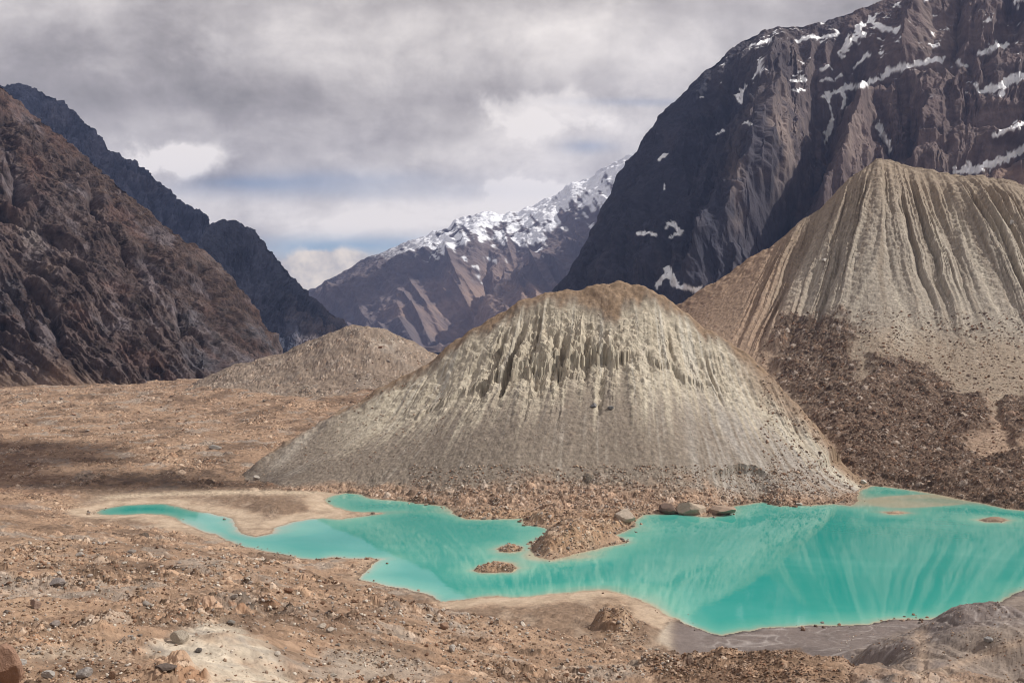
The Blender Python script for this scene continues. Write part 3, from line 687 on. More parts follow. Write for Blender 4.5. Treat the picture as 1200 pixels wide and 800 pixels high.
def col_far(X, Y, Zm, P_, R_, T, up, st):
    n1 = fbm3(X/900, Y/900, Zm/900, 4, 421); n2 = fbm3(X/200, Y/200, Zm/200, 4, 425, .6)
    a = (P_*.62+R_*.78); b = (P_*.78-R_*.55)
    n3 = gn2(b/9, a/26, 428)+.6*gn2(b/4, a/10, 429)
    c = c3(.115, .092, .09)+np.zeros(X.shape+(3,), f32)
    low_ = sm(20, 95, R_-pl(P_, SKYC))
    c = mixc(c, c3(.25, .175, .135), sm(-.05, .65, n1+.4*n2)*low_*.8)  # sunlit patches of the lower slopes painted as warmer rock
    c = mixc(c, c3(.075, .065, .07), sm(.0, .7, -n1+.3*n2)*.7)
    below = R_-pl(P_, SKYC)
    lim = pl(P_, [(380,-8),(430,4),(480,12),(520,30),(560,46),(600,52),(650,46),(700,42),(760,40)])
    s = sm(.1, -.35, (below-lim*.6)/np.maximum(lim, 8)+.7*n3+.8*n2-.4*(up-.55)-.25*sm(640, 720, P_))*sm(420, 500, P_+20*n2)
    c = mixc(c, c3(.82, .83, .86), np.clip(s, 0, 1))
    return c
mountain('mountain_far', 'distant mountain with a snowy crest closing the valley', 330, 800, 560, 330, SKYC,
    [(330,7600),(480,7000),(740,6200),(800,6000)], [(330,5600,-60),(560,4600,-60),(800,4200,-60)], rel_far, col_far, back=.8, mscale=.006, mbump=18)

# ---- great wall on the right
SKYR = [(560,470),(630,372),(650,338),(662,322),(670,310),(690,280),(700,262),(710,241),(722,214),(735,191),(755,160),(770,142),(785,125),(805,103),(820,90),(838,74),(850,63),(868,50),(880,43),(895,36),(915,32),(940,31),(962,27),(985,19),(1010,10),(1035,1),(1060,-10),(1120,-55),(1200,-95),(1330,-150),(1500,-200)]
RIBS = [([(903,92),(905,115),(902,160),(890,230),(860,300),(820,345)], 85, 26),
        ([(1000,75),(975,108),(968,140),(966,172),(948,212),(925,260),(900,310)], -105, 17),
        ([(1022,104),(1008,135),(998,170),(985,215),(960,270)], 62, 15),
        ([(1026,108),(1034,145),(1044,172),(1055,205)], -50, 9),
        ([(962,108),(985,104),(1010,99),(1050,81),(1075,74),(1110,69),(1150,60)], -42, 7),
        ([(1075,90),(1090,130),(1080,190)], 30, 14), ([(1060,95),(1062,130),(1070,180)], -34, 9),
        ([(1120,205),(1150,196),(1175,186),(1205,170)], -45, 9), ([(1148,106),(1170,104),(1185,96),(1210,84)], -32, 7),
        ([(780,250),(800,200),(835,140),(870,85)], -45, 16), ([(855,210),(850,260),(835,320)], 34, 11), ([(790,240),(775,300),(755,340)], 40, 14),
        ([(740,240),(725,290),(705,335)], 30, 13), ([(1060,70),(1075,30),(1090,-10)], 60, 12), ([(1110,60),(1120,20),(1130,-20)], -45, 9), ([(1180,40),(1188,5)], -60, 9),
        ([(1130,145),(1165,152),(1205,140)], -18, 4), ([(1040,180),(1080,172),(1130,168),(1200,160)], 14, 4)]
SNR = [([(968,113),(985,106),(1010,100),(1030,92),(1050,82),(1075,74),(1105,70)], 3.4), ([(970,112),(975,130),(975,145),(970,155),(966,168)], 1.7), ([(974,140),(972,152),(968,162)], 3.2), ([(985,105),(990,116),(988,127)], 2),
       ([(935,48),(948,44),(960,45),(980,40)], 2.6), ([(985,62),(995,50),(1003,38),(1010,28),(1025,20)], 4.2), ([(1018,20),(1030,33),(1052,37)], 3), ([(1000,46),(1010,40)], 4), ([(1028,44),(1034,47)], 2.5), ([(1002,80),(1010,72),(1018,66)], 1.8),
       ([(1147,61),(1160,57),(1178,52)], 4.2), ([(1150,106),(1170,104),(1185,95),(1205,86)], 5.5), ([(1175,112),(1180,100)], 3), ([(1163,156),(1185,148),(1205,143)], 2.6), ([(1122,202),(1150,196),(1175,186),(1205,170)], 4.8),
       ([(1027,143),(1033,154),(1040,166),(1043,176)], 2.8), ([(862,110),(868,120),(870,106),(877,99)], 2), ([(884,94),(890,86),(893,70)], 1.8), ([(926,95),(945,94)], 1.5), ([(928,87),(940,86)], 1.3), ([(928,106),(943,106)], 1.3),
       ([(962,81),(972,79)], 1.7), ([(962,94),(975,93),(985,88)], 1.6), ([(745,272),(758,272),(767,275)], 2.2), ([(780,267),(785,262),(797,271),(786,277)], 2.4), ([(770,336),(784,319),(789,330),(800,336),(818,338)], 3.4),
       ([(773,188),(785,182)], 1.9), ([(1120,72),(1132,77)], 2), ([(890,52),(905,47),(880,54)], 2), ([(820,113),(823,113)], 1.5), ([(840,158),(848,155)], 1.2), ([(872,145),(878,146)], 1.5), ([(776,212),(777,220)], 1), ([(1085,0),(1100,-6)], 3), ([(1195,2),(1205,-5)], 3)]
def rel_right(X, Y, Zm, P_, R_, T):
    wP = P_+5*gn2(P_/22, R_/22, 501)+2*gn2(P_/7, R_/7, 502); wR = R_+4*gn2(P_/22, R_/22, 503)
    d = .95*lines(wP, wR, RIBS)
    d = d+26*fbm3(X/420, Y/420, Zm/420, 3, 505)
    d = d+15*(.6-np.abs(gn2((wP+R_*.12)/20, R_/120, 507))*2)+(9*(.6-np.abs(gn2((wP+R_*.1)/8, R_/55, 508))*2)+4.0*(.6-np.abs(gn2(wP/3.4, R_/22, 509))*2))*np.clip(.45+.9*gn2(P_/45, R_/60, 510), .1, 1)
    d = d+8*fbm3(X/90, Y/90, Zm/120, 5, 511, .6)*.9
    d = d+7*gn2(Zm/26+.6*gn2(P_/50, R_/50, 516), P_/120, 515)*sm(960, 1060, P_)   # level beds on the right
    st = fbm3(X/28, Y/28, Zm/60, 4, 517, .6)
    sk = fbm3(X/60, Y/60, Zm/60, 4, 541, .6)
    return (d*(1-.85*sm(.86, .98, T))+5.5*st+6*sk*sm(.7, .95, T))*sm(0, .05, T), st
def col_right(X, Y, Z, P_, R_, T, up, st):
    n1 = fbm3(X/240, Y/240, Z/360, 4, 521); n2 = fbm3(X/55, Y/55, Z/120, 4, 525, .6); n3 = fbm3(X/22, Y/22, Z/22, 3, 530, .6)
    c = c3(.037, .037, .050)+np.zeros(X.shape+(3,), f32)
    rr = sm(840, 1020, P_)
    c = mixc(c, c3(.135, .098, .088), rr*.85)  # shade of the left part is put into the darker rock colour
    c = mixc(c, c3(.18, .14, .122), sm(.0, .8, n1+.5*n2)*(.2+.6*rr)*.8)
    c = mixc(c, c3(.024, .024, .034), sm(.1, .8, -n1+.4*n2)*(.75-.25*rr))
    c = mixc(c, c3(.25, .195, .168), np.clip(np.exp(-((P_-915)/28)**2-((R_-165)/55)**2)+np.exp(-((P_-862)/12)**2-((R_-225)/45)**2)*.8+np.exp(-((P_-1000)/18)**2-((R_-165)/40)**2)*.6, 0, 1)*sm(-.5, .4, n2)*.75)  # sunlit buttress faces painted lighter
    c = mixc(c, c3(.20, .135, .10), sm(1140, 1180, P_)*sm(185, 200, R_)*.8)
    bed = gn2(Z/9+1.2*n1, P_/90, 533)*sm(960, 1040, P_)
    c = c*(1+.2*n3+.28*bed)[..., None]
    s = snow_lines(P_+3.5*n2, R_+3*n3+2.5*n2, SNR, n3)
    hi = sm(150, 20, R_)*sm(700, 860, P_)
    s = np.maximum(s, sm(1.05, 1.3, n3*.9+.5*n2+.8*(up-.45)+hi*.42)*sm(.05, .5, hi))
    c = mixc(c, c3(.93, .94, .95), np.clip(s*1.1, 0, 1))
    return c
mountain('mountain_right', 'towering dark cliff with snow ledges on the right side of the valley', 560, 1500, 1060, 620, SKYR,
    [(560,2050),(900,2200),(1200,2250),(1500,2200)], [(560,1750,-70),(640,1700,-45),(720,1640,40),(900,1560,80),(1500,1450,90)], rel_right, col_right, lambda t: t**1.05, back=.8, mscale=.03, mbump=4)

# ================================================================== ROCKS
def ico(sub):
    import bmesh
    bm = bmesh.new(); bmesh.ops.create_icosphere(bm, subdivisions=sub, radius=1.0)
    v = np.array([p.co[:] for p in bm.verts]); f = np.array([[a.index for a in q.verts] for q in bm.faces]); bm.free()
    return v, f
def rock_shape(v, r, cuts=9, lo=.5, hi=.85, asp=(1, .8, .65)):
    v = v.copy()
    for k in range(cuts):
        n = r.normal(size=3); n /= np.linalg.norm(n); d = r.uniform(lo, hi)
        v -= np.maximum(v@n-d, 0)[:, None]*n
    v *= np.array(asp)*r.uniform(.85, 1.15, 3)
    return v
V3, F3 = ico(4); V2, F2 = ico(3); V1, F1 = ico(1)
def rock_material():
    m = bpy.data.materials.new('weathered_rock'); m.use_nodes = True
    N = NT(m.node_tree)
    oi = N.n('ShaderNodeObjectInfo')
    tc = N.n('ShaderNodeTexCoord')
    n1 = N.n('ShaderNodeTexNoise', {'Vector': tc.outputs['Object'], 'Scale': 2.2, 'Detail': 7.0, 'Roughness': .65})
    n2 = N.n('ShaderNodeTexNoise', {'Vector': tc.outputs['Object'], 'Scale': 11.0, 'Detail': 4.0, 'Roughness': .7})
    k = N.m('ADD', .45, N.m('ADD', N.m('MULTIPLY', n1.outputs[0], .7), N.m('MULTIPLY', n2.outputs[0], .4)))
    kc = N.n('ShaderNodeCombineColor', {0: k, 1: k, 2: k})
    col = N.mix(1.0, oi.outputs['Color'], kc.outputs[0], 'MULTIPLY')
    h = N.m('ADD', n1.outputs[0], N.m('MULTIPLY', n2.outputs[0], .35))
    bp = N.n('ShaderNodeBump', {'Height': h, 'Strength': .9, 'Distance': .15})
    b = N.n('ShaderNodeBsdfPrincipled', {'Base Color': col, 'Roughness': .9, 'Specular IOR Level': .2, 'Normal': bp.outputs[0]})
    N.n('ShaderNodeOutputMaterial', {'Surface': b.outputs[0]})
    return m
rmat = rock_material()
def rock_mesh(seed, big=False, **kw):
    r = np.random.default_rng(seed)
    v, f = (V3, F3) if big else (V2, F2)
    v = rock_shape(v, r, **kw)
    v = v + v*(.05*gn3(v[:, 0]*2.5+seed, v[:, 1]*2.5, v[:, 2]*2.5, 3)+.03*gn3(v[:, 0]*7, v[:, 1]*7+seed, v[:, 2]*7, 4))[:, None]
    me = raw_mesh('boulder', v, f, False); me.materials.append(rmat)
    return me
def ray_hit(px, row):
    """first ground point seen along a line of sight, as x, y, z"""
    px = np.atleast_1d(np.asarray(px, float)); row = np.atleast_1d(np.asarray(row, float))
    out = np.full((len(px), 3), np.nan)
    ys = YR[YR > 20]
    for i0 in range(0, len(px), 2000):
        p = px[i0:i0+2000, None]; r = row[i0:i0+2000, None]
        x = (p-600)/F*ys[None]; zr = CH+(HZ-r)/F*ys[None]
        h = hlook(x, np.repeat(ys[None], len(p), 0))
        hit = h >= zr
        k = hit.argmax(1); ok = hit.any(1)
        i = np.arange(len(p))
        res = np.stack([x[i, k], ys[k], h[i, k]], 1); res[~ok] = np.nan
        out[i0:i0+2000] = res
    return out
GREY = (.27, .235, .205, 1); TAN = (.32, .23, .17, 1); PALE = (.44, .39, .33, 1); RUST = (.22, .13, .085, 1); DARK = (.15, .11, .085, 1)
singles = [ # column, row of its foot, width px, height px, colour, label
 (812,604,32,21,(.35,.28,.215,1),'large pale angular block at the water edge below the central mound'),
 (784,602,26,13,(.13,.09,.07,1),'low dark slab lying beside the large pale block at the water edge'),
 (846,604,32,13,(.30,.22,.165,1),'sloping tan boulder half buried beside the large pale block'),
 (733,611,27,14,(.40,.33,.265,1),'pale tilted slab on top of the rubble headland in the lake'),
 (209,754,20,17,(.36,.31,.25,1),'pointed pale boulder standing on the white silt patch'),
 (65,688,19,11,(.22,.19,.175,1),'dark grey boulder alone on the tan slope below the narrow arm of the lake'),
 (41,713,14,13,(.27,.19,.15,1),'rounded brown boulder with a dark crack on the tan slope'),
 (63,735,16,8,(.27,.225,.20,1),'flat pinkish grey stone on the tan slope above the bottom edge'),
 (55,795,18,9,(.40,.37,.34,1),'smooth pale flat stone near the bottom corner of the slope'),
 (98,795,22,13,(.30,.27,.25,1),'grey angular boulder with a black hollow near the bottom edge'),
 (24,780,13,7,(.50,.46,.42,1),'small whitish stone beside the big brown corner boulder'),
 (0,818,46,44,(.27,.165,.115,1),'big rounded brown boulder cut off by the bottom corner'),
 (192,786,26,7,(.13,.10,.085,1),'thin dark slab over a black gap below the white silt patch'),
 (376,736,11,7,(.40,.34,.28,1),'pale stone below the dark shaded patch on the rubble slope'),
 (386,741,13,7,(.36,.31,.26,1),'second pale stone lying in front of the dark shaded patch'),
 (131,796,12,9,(.24,.15,.10,1),'rusty brown stone beside the grey hollow boulder'),
 (530,765,9,9,(.42,.38,.34,1),'pale upright stone on the brown slope facing the sand flat'),
 (520,737,11,10,(.25,.16,.11,1),'brown lump of rock on the slope crest above the sand flat'),
 (232,765,9,7,(.13,.115,.105,1),'dark grey stone on the white silt patch next to the pointed boulder'),
 (271,732,11,6,(.19,.17,.15,1),'dark grey stone at the top of the white silt patch'),
 (1159,752,10,8,(.29,.28,.27,1),'light grey stone on the brown clay bank'),
 (808,780,9,9,(.19,.13,.10,1),'brown knob of rock standing on the brown ridge by the grey mud'),
 (1186,264,6,6,(.44,.42,.39,1),'pale boulder high on the gullied face of the tall ridge'),
 (966,307,7,5,(.46,.43,.39,1),'pale boulder at the foot of the gullies on the tall ridge'),
 (250,526,14,5,(.22,.20,.18,1),'flat grey slab on the plateau beyond the lake'),
 (696,477,8,6,(.16,.15,.15,1),'dark grey boulder on the scree below the cliff of the central mound'),
 (716,480,8,5,(.18,.17,.165,1),'grey boulder next to the dark one on the scree of the central mound'),
 (300,562,7,6,(.42,.38,.33,1),'pale rock on the dark bank north of the sand bar'),
 (937,592,8,4,(.40,.37,.33,1),'pale stone at the corner of the lake shore under the central mound'),
 (1012,566,9,5,(.44,.41,.37,1),'pale stone where the debris pile meets the shallow sand'),
 (437,602,5,3,(.17,.13,.10,1),'small dark stone at the tip of the sand spit'),
]
hits = ray_hit([s[0] for s in singles], [min(s[1], 799) for s in singles])
def place(me, loc, size, rz, colr, label, group=None, tilt=.25):
    o = bpy.data.objects.new('boulder', me); C.objects.link(o)
    o.location = loc; o.scale = size; o.color = colr
    o.rotation_euler = (random.uniform(-tilt, tilt), random.uniform(-tilt, tilt), rz)
    o['label'] = label; o['category'] = 'boulder'
    if group: o['group'] = group
    return o
for i, (s, hpos) in enumerate(zip(singles, hits)):
    if np.isnan(hpos).any(): print('no ground for', s[:2]); continue
    px, row, w, h, colr, lab = s
    y = hpos[1]; sx = w*y/F*.5*1.1; sz = h*y/F*.5*1.15
    me = rock_mesh(900+i, True, asp=(1, 1, 1), cuts=11)
    place(me, (hpos[0], y+sx*.3, hpos[2]+sz*.55), (sx, sx*.85, sz), random.uniform(-.4, .4), colr, lab, tilt=.15)
shapes = [rock_mesh(700+i) for i in range(14)]
def scatter(n, area, size, cols, label, group, mask=None):
    """countable stones on the ground seen through an area of the photo"""
    a, b, c, d = area; made = 0; tries = 0
    while made < n and tries < 30:
        tries += 1
        p = rng.uniform(a, b, 400); r = rng.uniform(c, d, 400)
        hp = ray_hit(p, r)
        ok = ~np.isnan(hp).any(1) & (hp[:, 2] > .1)
        if mask: ok &= mask(p, r, hp)
        for k in np.where(ok)[0]:
            if made >= n: break
            w = size[0]*(size[1]/size[0])**(rng.random()**2.2)
            s = w*hp[k, 1]/F*.5
            cc = np.array(cols[rng.integers(len(cols))][:3])*rng.uniform(.8, 1.2)
            place(shapes[rng.integers(len(shapes))], (hp[k, 0], hp[k, 1], hp[k, 2]+s*.25), (s, s*rng.uniform(.7, 1.1), s*rng.uniform(.6, 1)), rng.uniform(0, 6.28), (*cc, 1), label, group, .5)
            made += 1
scatter(110, (0, 760, 615, 799), (4, 11), [TAN, TAN, GREY, RUST, PALE, DARK], 'small loose stone strewn on the tan rubble slope before the lake', 'loose stones on the tan rubble slope', lambda p, r, h: (h[:, 1] < 190) & (h[:, 2] > 2.5))
scatter(55, (905, 1200, 385, 590), (3.5, 8), [RUST, TAN, DARK, GREY], 'brown rock lying in the dark debris below the tall ridge', 'rocks of the dark debris pile')
scatter(40, (0, 470, 400, 545), (3, 6.5), [TAN, PALE, GREY, RUST], 'small rock resting on the gravel plateau beyond the lake', 'rocks on the gravel plateau')
scatter(40, (520, 1000, 555, 598), (3.5, 8), [TAN, PALE, RUST, GREY], 'tan rock in the rubble apron at the foot of the central mound', 'rocks at the foot of the central mound')

# uncountable rubble: tens of thousands of small stones, one object
def rubble(specs):
    base = [rock_shape(V1, np.random.default_rng(40+i), cuts=6, asp=(1, .85, .7)) for i in range(8)]
    B = np.stack(base); nv = len(V1)
    pos, siz, colr = [], [], []
    for n, (a, b, c, d), (s0, s1), pal, mask in specs:
        p = rng.uniform(a, b, n); r = rng.uniform(c, d, n)
        hp = ray_hit(p, r)
        clump = gn2(hp[:, 0]/6, hp[:, 1]/6, 600)+.5*gn2(hp[:, 0]/2, hp[:, 1]/2, 601)
        ok = ~np.isnan(hp).any(1) & (hp[:, 2] > .12) & (clump+rng.uniform(-.5, .5, n) > -.15)
        if mask: ok &= mask(p, r, hp)
        hp = hp[ok]; m = len(hp)
        w = s0*(s1/s0)**(rng.random(m)**3)*hp[:, 1]/F*.5
        pal_ = np.array([q[:3] for q in pal]); pc = pal_[rng.integers(len(pal_), size=m)]*rng.uniform(.6, 1.35, (m, 1))
        pos.append(hp); siz.append(w); colr.append(pc)
    P = np.array(SHORE+[SHORE[0]]); L_ = np.linalg.norm(np.diff(P, axis=0), axis=1); cu = np.concatenate([[0], np.cumsum(L_)])
    n = 3800; tt = rng.uniform(0, cu[-1], n); clus = gn2(tt/9, tt*0, 610)+.6*gn2(tt/2.5, tt*0, 611)
    k = np.clip(np.searchsorted(cu, tt)-1, 0, len(L_)-1); a_ = ((tt-cu[k])/np.maximum(L_[k], 1e-6))[:, None]
    q_ = P[k]*(1-a_)+P[k+1]*a_+rng.normal(0, 1.5, (n, 2))
    u_, r_ = 600+F*q_[:, 0]/q_[:, 1], HZ+CH*F/q_[:, 1]
    beachy = ((u_ < 470) & (r_ < 640)) | ((u_ > 480) & (u_ < 800) & (r_ > 684)) | ((u_ > 990) & (r_ < 600))
    ok = (clus+rng.uniform(-.5, .5, n) > np.where(beachy, .75, .2)) & (q_[:, 0] < 190)
    q_ = q_[ok]; zq = np.maximum(hlook(q_[:, 0], q_[:, 1]), -.12); m = len(q_)
    pos.append(np.column_stack([q_, zq])); siz.append(.12*(7.0**(rng.random(m)**2.6))*np.clip(q_[:, 1]/250, .7, 1.3)); pal_ = np.array([p_[:3] for p_ in (TAN, RUST, DARK, GREY)])
    colr.append(pal_[rng.integers(4, size=m)]*rng.uniform(.5, 1.1, (m, 1)))
    pos = np.vstack(pos); siz = np.concatenate(siz); colr = np.vstack(colr); m = len(pos)
    sh = B[rng.integers(len(B), size=m)]
    q = rng.normal(size=(m, 4)); q /= np.linalg.norm(q, axis=1, keepdims=True)
    w, x, y, z = q.T
    R = np.stack([np.stack([1-2*(y*y+z*z), 2*(x*y-z*w), 2*(x*z+y*w)], -1), np.stack([2*(x*y+z*w), 1-2*(x*x+z*z), 2*(y*z-x*w)], -1), np.stack([2*(x*z-y*w), 2*(y*z+x*w), 1-2*(x*x+y*y)], -1)], 1)
    v = np.einsum('mij,mnj->mni', R, sh)*siz[:, None, None]
    v[..., 2] *= .8
    v += pos[:, None]; v[..., 2] += (siz*.2)[:, None]
    f = (F1[None]+(np.arange(m)*nv)[:, None, None]).reshape(-1, 3)
    me = raw_mesh('rubble', v.reshape(-1, 3), f, False)
    set_col(me, np.repeat(colr, nv, 0).astype(f32)); me.materials.append(gmat)
    o = bpy.data.objects.new('rubble', me); C.objects.link(o)
    o['kind'] = 'stuff'; o['label'] = 'small stones strewn over the moraine'
    print('rubble', m)
PT = [TAN, TAN, RUST, (.30, .26, .23), PALE, (.24, .17, .12), (.33, .24, .17)]
not_mud = lambda p, r, h: (h[:, 1] < 200) & (h[:, 2] > 2.5) & ~((p > 165) & (p < 350) & (r > 735) & (rng.random(len(p)) < .85))
rubble([(32000, (-20, 800, 600, 805), (1.4, 7.5), PT, not_mud),
        (4000, (760, 1000, 755, 805), (1.8, 6), [RUST, DARK, TAN, (.16, .11, .08)], lambda p, r, h: h[:, 1] < 125),
        (7000, (480, 1010, 545, 600), (1.5, 4.5), PT, lambda p, r, h: h[:, 1] < 335),
        (5000, (540, 760, 590, 672), (1.5, 5), PT, lambda p, r, h: h[:, 1] < 300),
        (1600, (690, 760, 700, 755), (1.5, 5), PT, lambda p, r, h: (h[:, 1] < 186) & (h[:, 2] > 1.6)),
        (11000, (890, 1205, 365, 600), (1.3, 4.5), [RUST, RUST, TAN, DARK, (.13, .09, .065)], lambda p, r, h: (h[:, 1] < 560)),
        (5000, (0, 520, 380, 560), (1.2, 3.4), PT, lambda p, r, h: (h[:, 1] > 340) & (h[:, 1] < 780)),
        (2500, (500, 1200, 190, 540), (1.2, 2.6), [GREY, TAN, PALE, TAN], None),
        (1500, (980, 1200, 700, 800), (1.4, 4), PT, lambda p, r, h: h[:, 1] < 175)])

# ================================================================== AIR
zt = 1350.0
v = np.array([(sx*9000, sy, sz) for sz in (-30, zt) for sx, sy in ((-1, -1500), (1, -1500), (1, 8600), (-1, 8600))], f32)
fq = np.array([(3, 2, 1, 0), (4, 5, 6, 7), (0, 1, 5, 4), (1, 2, 6, 5), (2, 3, 7, 6), (3, 0, 4, 7)])
hz = bpy.data.objects.new('haze', raw_mesh('haze', v, fq, False)); C.objects.link(hz); hz['kind'] = 'stuff'
mh = bpy.data.materials.new('thin_air'); mh.use_nodes = True
N = NT(mh.node_tree)
pv = N.n('ShaderNodeVolumePrincipled', {'Color': (.40, .54, 1.0, 1), 'Density': 4.2e-5, 'Anisotropy': 0.0})
N.n('ShaderNodeOutputMaterial', {'Volume': pv.outputs[0]})
hz.data.materials.append(mh)

# ================================================================== LIGHT AND SKY
SUN_AZ, SUN_EL = 84.0, 43.0     # clockwise from the view direction; degrees
az = math.radians(SUN_AZ); el_ = math.radians(SUN_EL)
sd_ = bpy.data.lights.new('sun', 'SUN'); sd_.energy = 5.0; sd_.angle = math.radians(.5); sd_.color = (1, .955, .89)
so = bpy.data.objects.new('sun', sd_); C.objects.link(so)
from mathutils import Vector
dirv = Vector((math.sin(az)*math.cos(el_), math.cos(az)*math.cos(el_), math.sin(el_)))
so.rotation_euler = dirv.to_track_quat('Z', 'Y').to_euler(); so.location = dirv*3000

mc = bpy.data.materials.new('shade_cloud'); mc.use_nodes = True
N = NT(mc.node_tree)
b = N.n('ShaderNodeBsdfPrincipled', {'Base Color': (.85, .85, .86, 1), 'Roughness': 1.0, 'Specular IOR Level': 0.0})
N.n('ShaderNodeOutputMaterial', {'Surface': b.outputs[0]})
for i, (tx, ty, tz, zc_, rx, ry, rz_) in enumerate([(-1250, 2950, 520, 2050, 1000, 900, 170), (-600, 2450, 260, 2150, 420, 420, 130), (-1000, 5900, 420, 2600, 480, 420, 170), (260, 5200, 160, 2700, 400, 300, 140), (-178, 341, 3, 1560, 95, 15, 22), (-215, 395, 5, 1600, 60, 48, 26)]):  # unseen clouds added along the sun line to cast shade
    k = (zc_-tz)/dirv.z
    v = V3.copy(); nrm = fbm3((v[:, 0]*2.2+i*7).astype(f32), (v[:, 1]*2.2).astype(f32), (v[:, 2]*2.2).astype(f32), 4, 700+i, .55)
    v = v*(1+.32*nrm)[:, None]*np.array((rx, ry, rz_)); v[:, 2] = np.where(v[:, 2] < 0, v[:, 2]*.45, v[:, 2])
    v += np.array((tx+dirv.x*k, ty+dirv.y*k, zc_))
    o = bpy.data.objects.new('cloud', raw_mesh('cloud', v, F3, True)); C.objects.link(o); o.data.materials.append(mc)
    o['kind'] = 'stuff'; o['label'] = 'unseen cloud placed to cast shade on the valley'

W = bpy.data.worlds.new('World'); bpy.context.scene.world = W; W.use_nodes = True
N = NT(W.node_tree)
sky = N.n('ShaderNodeTexSky', sky_type='NISHITA', sun_disc=False, sun_elevation=el_, sun_rotation=az, altitude=3500.0, air_density=1.0, dust_density=1.2, ozone_density=1.5)
bg1 = N.n('ShaderNodeBackground', {'Color': sky.outputs[0], 'Strength': .10})
gen = N.n('ShaderNodeTexCoord').outputs['Generated']
sp = N.n('ShaderNodeSeparateXYZ', {0: gen})
yy = N.m('MAXIMUM', N.m('ABSOLUTE', sp.outputs[1]), .05)
u = N.m('DIVIDE', sp.outputs[0], yy); v_ = N.m('DIVIDE', N.m('MAXIMUM', sp.outputs[2], 0.0), yy)
# cloud deck seen in perspective: long flat streaks near the horizon
inv = N.m('DIVIDE', 1.0, N.m('ADD', N.m('MAXIMUM', sp.outputs[2], 0.0), .13))
cv = N.n('ShaderNodeCombineXYZ', {0: N.m('MULTIPLY', sp.outputs[0], inv), 1: N.m('MULTIPLY', sp.outputs[1], inv), 2: 0.3}).outputs[0]
d1 = N.n('ShaderNodeTexNoise', {'Vector': cv, 'Scale': 1.5, 'Detail': 7.0, 'Roughness': .52, 'Distortion': .35})
d2 = N.n('ShaderNodeTexNoise', {'Vector': cv, 'Scale': 5.5, 'Detail': 6.0, 'Roughness': .6, 'Distortion': .5})
pv3 = N.n('ShaderNodeVectorMath', {0: gen, 1: (9, 9, 15)}, operation='MULTIPLY').outputs[0]
d3 = N.n('ShaderNodeTexNoise', {'Vector': pv3, 'Scale': 1.0, 'Detail': 8.0, 'Roughness': .58, 'Distortion': .3})
d4 = N.n('ShaderNodeTexNoise', {'Vector': gen, 'Scale': 26.0, 'Detail': 7.0, 'Roughness': .6, 'Distortion': .2})
def G(px, row, sx, sy, warp=.5):
    a = N.m('DIVIDE', N.m('SUBTRACT', N.m('ADD', u, N.m('MULTIPLY', N.m('SUBTRACT', d4.outputs[0], .5), warp*sx/F)), (px-600)/F), sx/F)
    b = N.m('DIVIDE', N.m('SUBTRACT', N.m('ADD', v_, N.m('MULTIPLY', N.m('SUBTRACT', d3.outputs[0], .5), warp*2*sy/F)), (HZ-row)/F), sy/F)
    e = N.m('ADD', N.m('MULTIPLY', a, a), N.m('MULTIPLY', b, b))
    front = N.m('GREATER_THAN', sp.outputs[1], 0.0)
    return N.m('MULTIPLY', N.m('EXPONENT', N.m('MULTIPLY', e, -1.0)), front)
def add(*s):
    r = s[0]
    for q in s[1:]: r = N.m('ADD', r, q)
    return r
def mul(a, b): return N.m('MULTIPLY', a, b)
nn = add(mul(N.m('SUBTRACT', d1.outputs[0], .5), .6), mul(N.m('SUBTRACT', d2.outputs[0], .5), .2), mul(N.m('SUBTRACT', d3.outputs[0], .5), 1.5), mul(N.m('SUBTRACT', d4.outputs[0], .5), .55))
bright = add(.61, mul(nn, .72), mul(G(960, 10, 110, 26), -.34), mul(G(800, 50, 60, 40), .15), mul(G(590, 235, 80, 25), .3), mul(G(300, 250, 300, 40), .12), mul(N.ss(.2, .95, add(G(215, 186, 62, 22), mul(N.m('SUBTRACT', d4.outputs[0], .5), 1.5))), mul(G(215, 186, 110, 40), .75)), mul(N.ss(.3, .8, add(G(640, 235, 80, 30), mul(N.m('SUBTRACT', d4.outputs[0], .5), 1.6))), mul(G(620, 235, 120, 45), .5)), mul(N.ss(.3, .8, add(G(640, 130, 110, 25), mul(N.m('SUBTRACT', d4.outputs[0], .5), 1.6))), mul(G(640, 130, 160, 45), .3)), mul(G(640, 150, 130, 45), .14), mul(G(560, 55, 170, 40), .12), mul(G(450, 255, 170, 30), .16), mul(G(690, 45, 90, 40), .12),
             mul(G(130, 100, 150, 45), -.30), mul(G(420, 120, 280, 18), -.16), mul(G(240, 214, 45, 9), -.30), mul(G(60, 60, 200, 60), -.12), mul(G(800, 40, 120, 30), -.05))
ccol = N.n('ShaderNodeValToRGB', {'Fac': bright})
e = ccol.color_ramp.elements
e[0].position = .05; e[0].color = (.25, .235, .225, 1); e[1].position = 1.0; e[1].color = (1.0, .93, .89, 1)
for p, c in ((.35, (.42, .385, .385, 1)), (.6, (.62, .575, .565, 1))):
    q = e.new(p); q.color = c
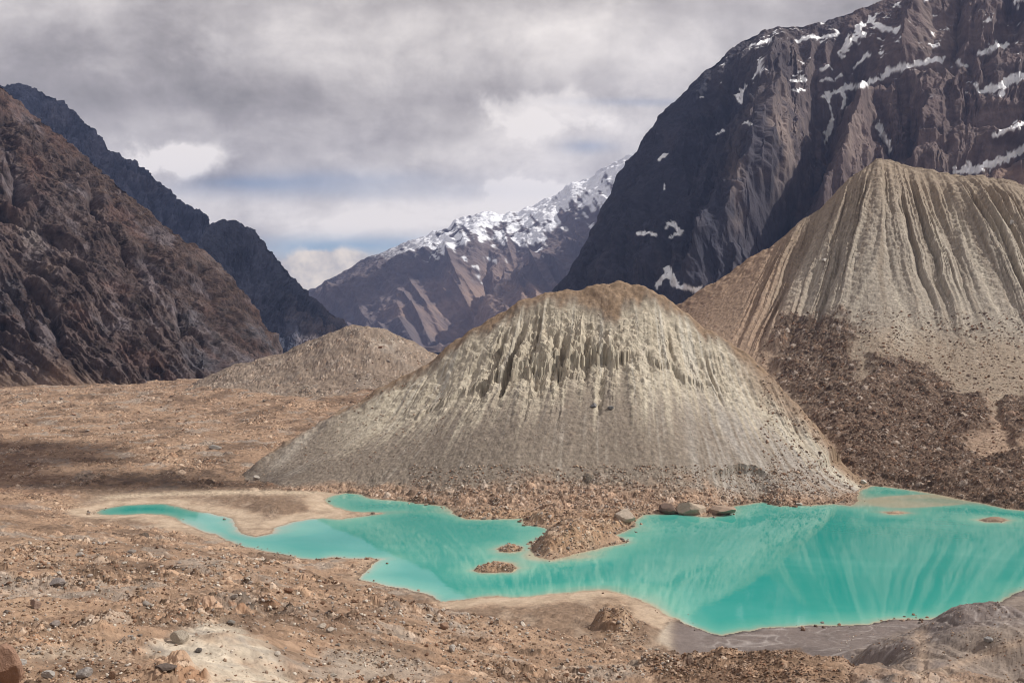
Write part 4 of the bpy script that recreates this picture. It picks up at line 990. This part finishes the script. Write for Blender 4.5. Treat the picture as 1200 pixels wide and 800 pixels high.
# openings where the blue shows
hole = add(mul(G(400, 210, 120, 11), .45), mul(G(690, 172, 30, 8), .5), mul(G(380, 225, 210, 10), .3), mul(G(300, 215, 60, 8), .5), mul(G(770, 120, 90, 5), .35), mul(G(440, 288, 150, 13, .3), .95), mul(G(360, 296, 60, 14, .3), .45))
cumu = N.m('MULTIPLY', N.ss(.18, .5, add(mul(G(400, 318, 60, 20), .5), mul(G(392, 312, 42, 17), .95), mul(G(350, 322, 30, 20), .6), mul(N.m('SUBTRACT', d4.outputs[0], .5), 1.4))), N.ss(.25, .6, G(385, 322, 80, 38, .1)))
hole = N.m('MULTIPLY', hole, N.m('SUBTRACT', 1.0, N.m('MULTIPLY', cumu, 1.0, clamp=True)))
cover = N.m('SUBTRACT', 1.0, N.m('MULTIPLY', hole, N.m('ADD', .55, mul(d2.outputs[0], .45))), clamp=True)
cloudc = N.mix(N.m('MULTIPLY', cumu, .85, clamp=True), ccol.outputs[0], N.mix(N.ss(.35, .65, d4.outputs[0]), (.55, .52, .52, 1), (1.0, .88, .76, 1)))
bg2 = N.n('ShaderNodeBackground', {'Color': cloudc, 'Strength': 1.0})
mx = N.n('ShaderNodeMixShader', {0: cover, 1: bg1.outputs[0], 2: bg2.outputs[0]})
N.n('ShaderNodeOutputWorld', {'Surface': mx.outputs[0]})

# ================================================================== CAMERA
cam = bpy.data.cameras.new('camera'); co = bpy.data.objects.new('camera', cam); C.objects.link(co)
cam.sensor_fit = 'HORIZONTAL'; cam.sensor_width = 36.0; cam.lens = 36.0*F/1200.0
co.location = (0, 0, CH); co.rotation_euler = (math.radians(90), 0, 0)
cam.shift_y = (HZ-400)/1200.0
cam.clip_start = .5; cam.clip_end = 60000
sc = bpy.context.scene; sc.camera = co
sc.view_settings.view_transform = 'Standard'; sc.view_settings.look = 'None'; sc.view_settings.exposure = 0.0; sc.view_settings.gamma = 1.0
sc.cycles.filter_width = 1.05; sc.cycles.max_bounces = 6; sc.cycles.diffuse_bounces = 2; sc.cycles.glossy_bounces = 3; sc.cycles.transparent_max_bounces = 6; sc.cycles.volume_bounces = 0
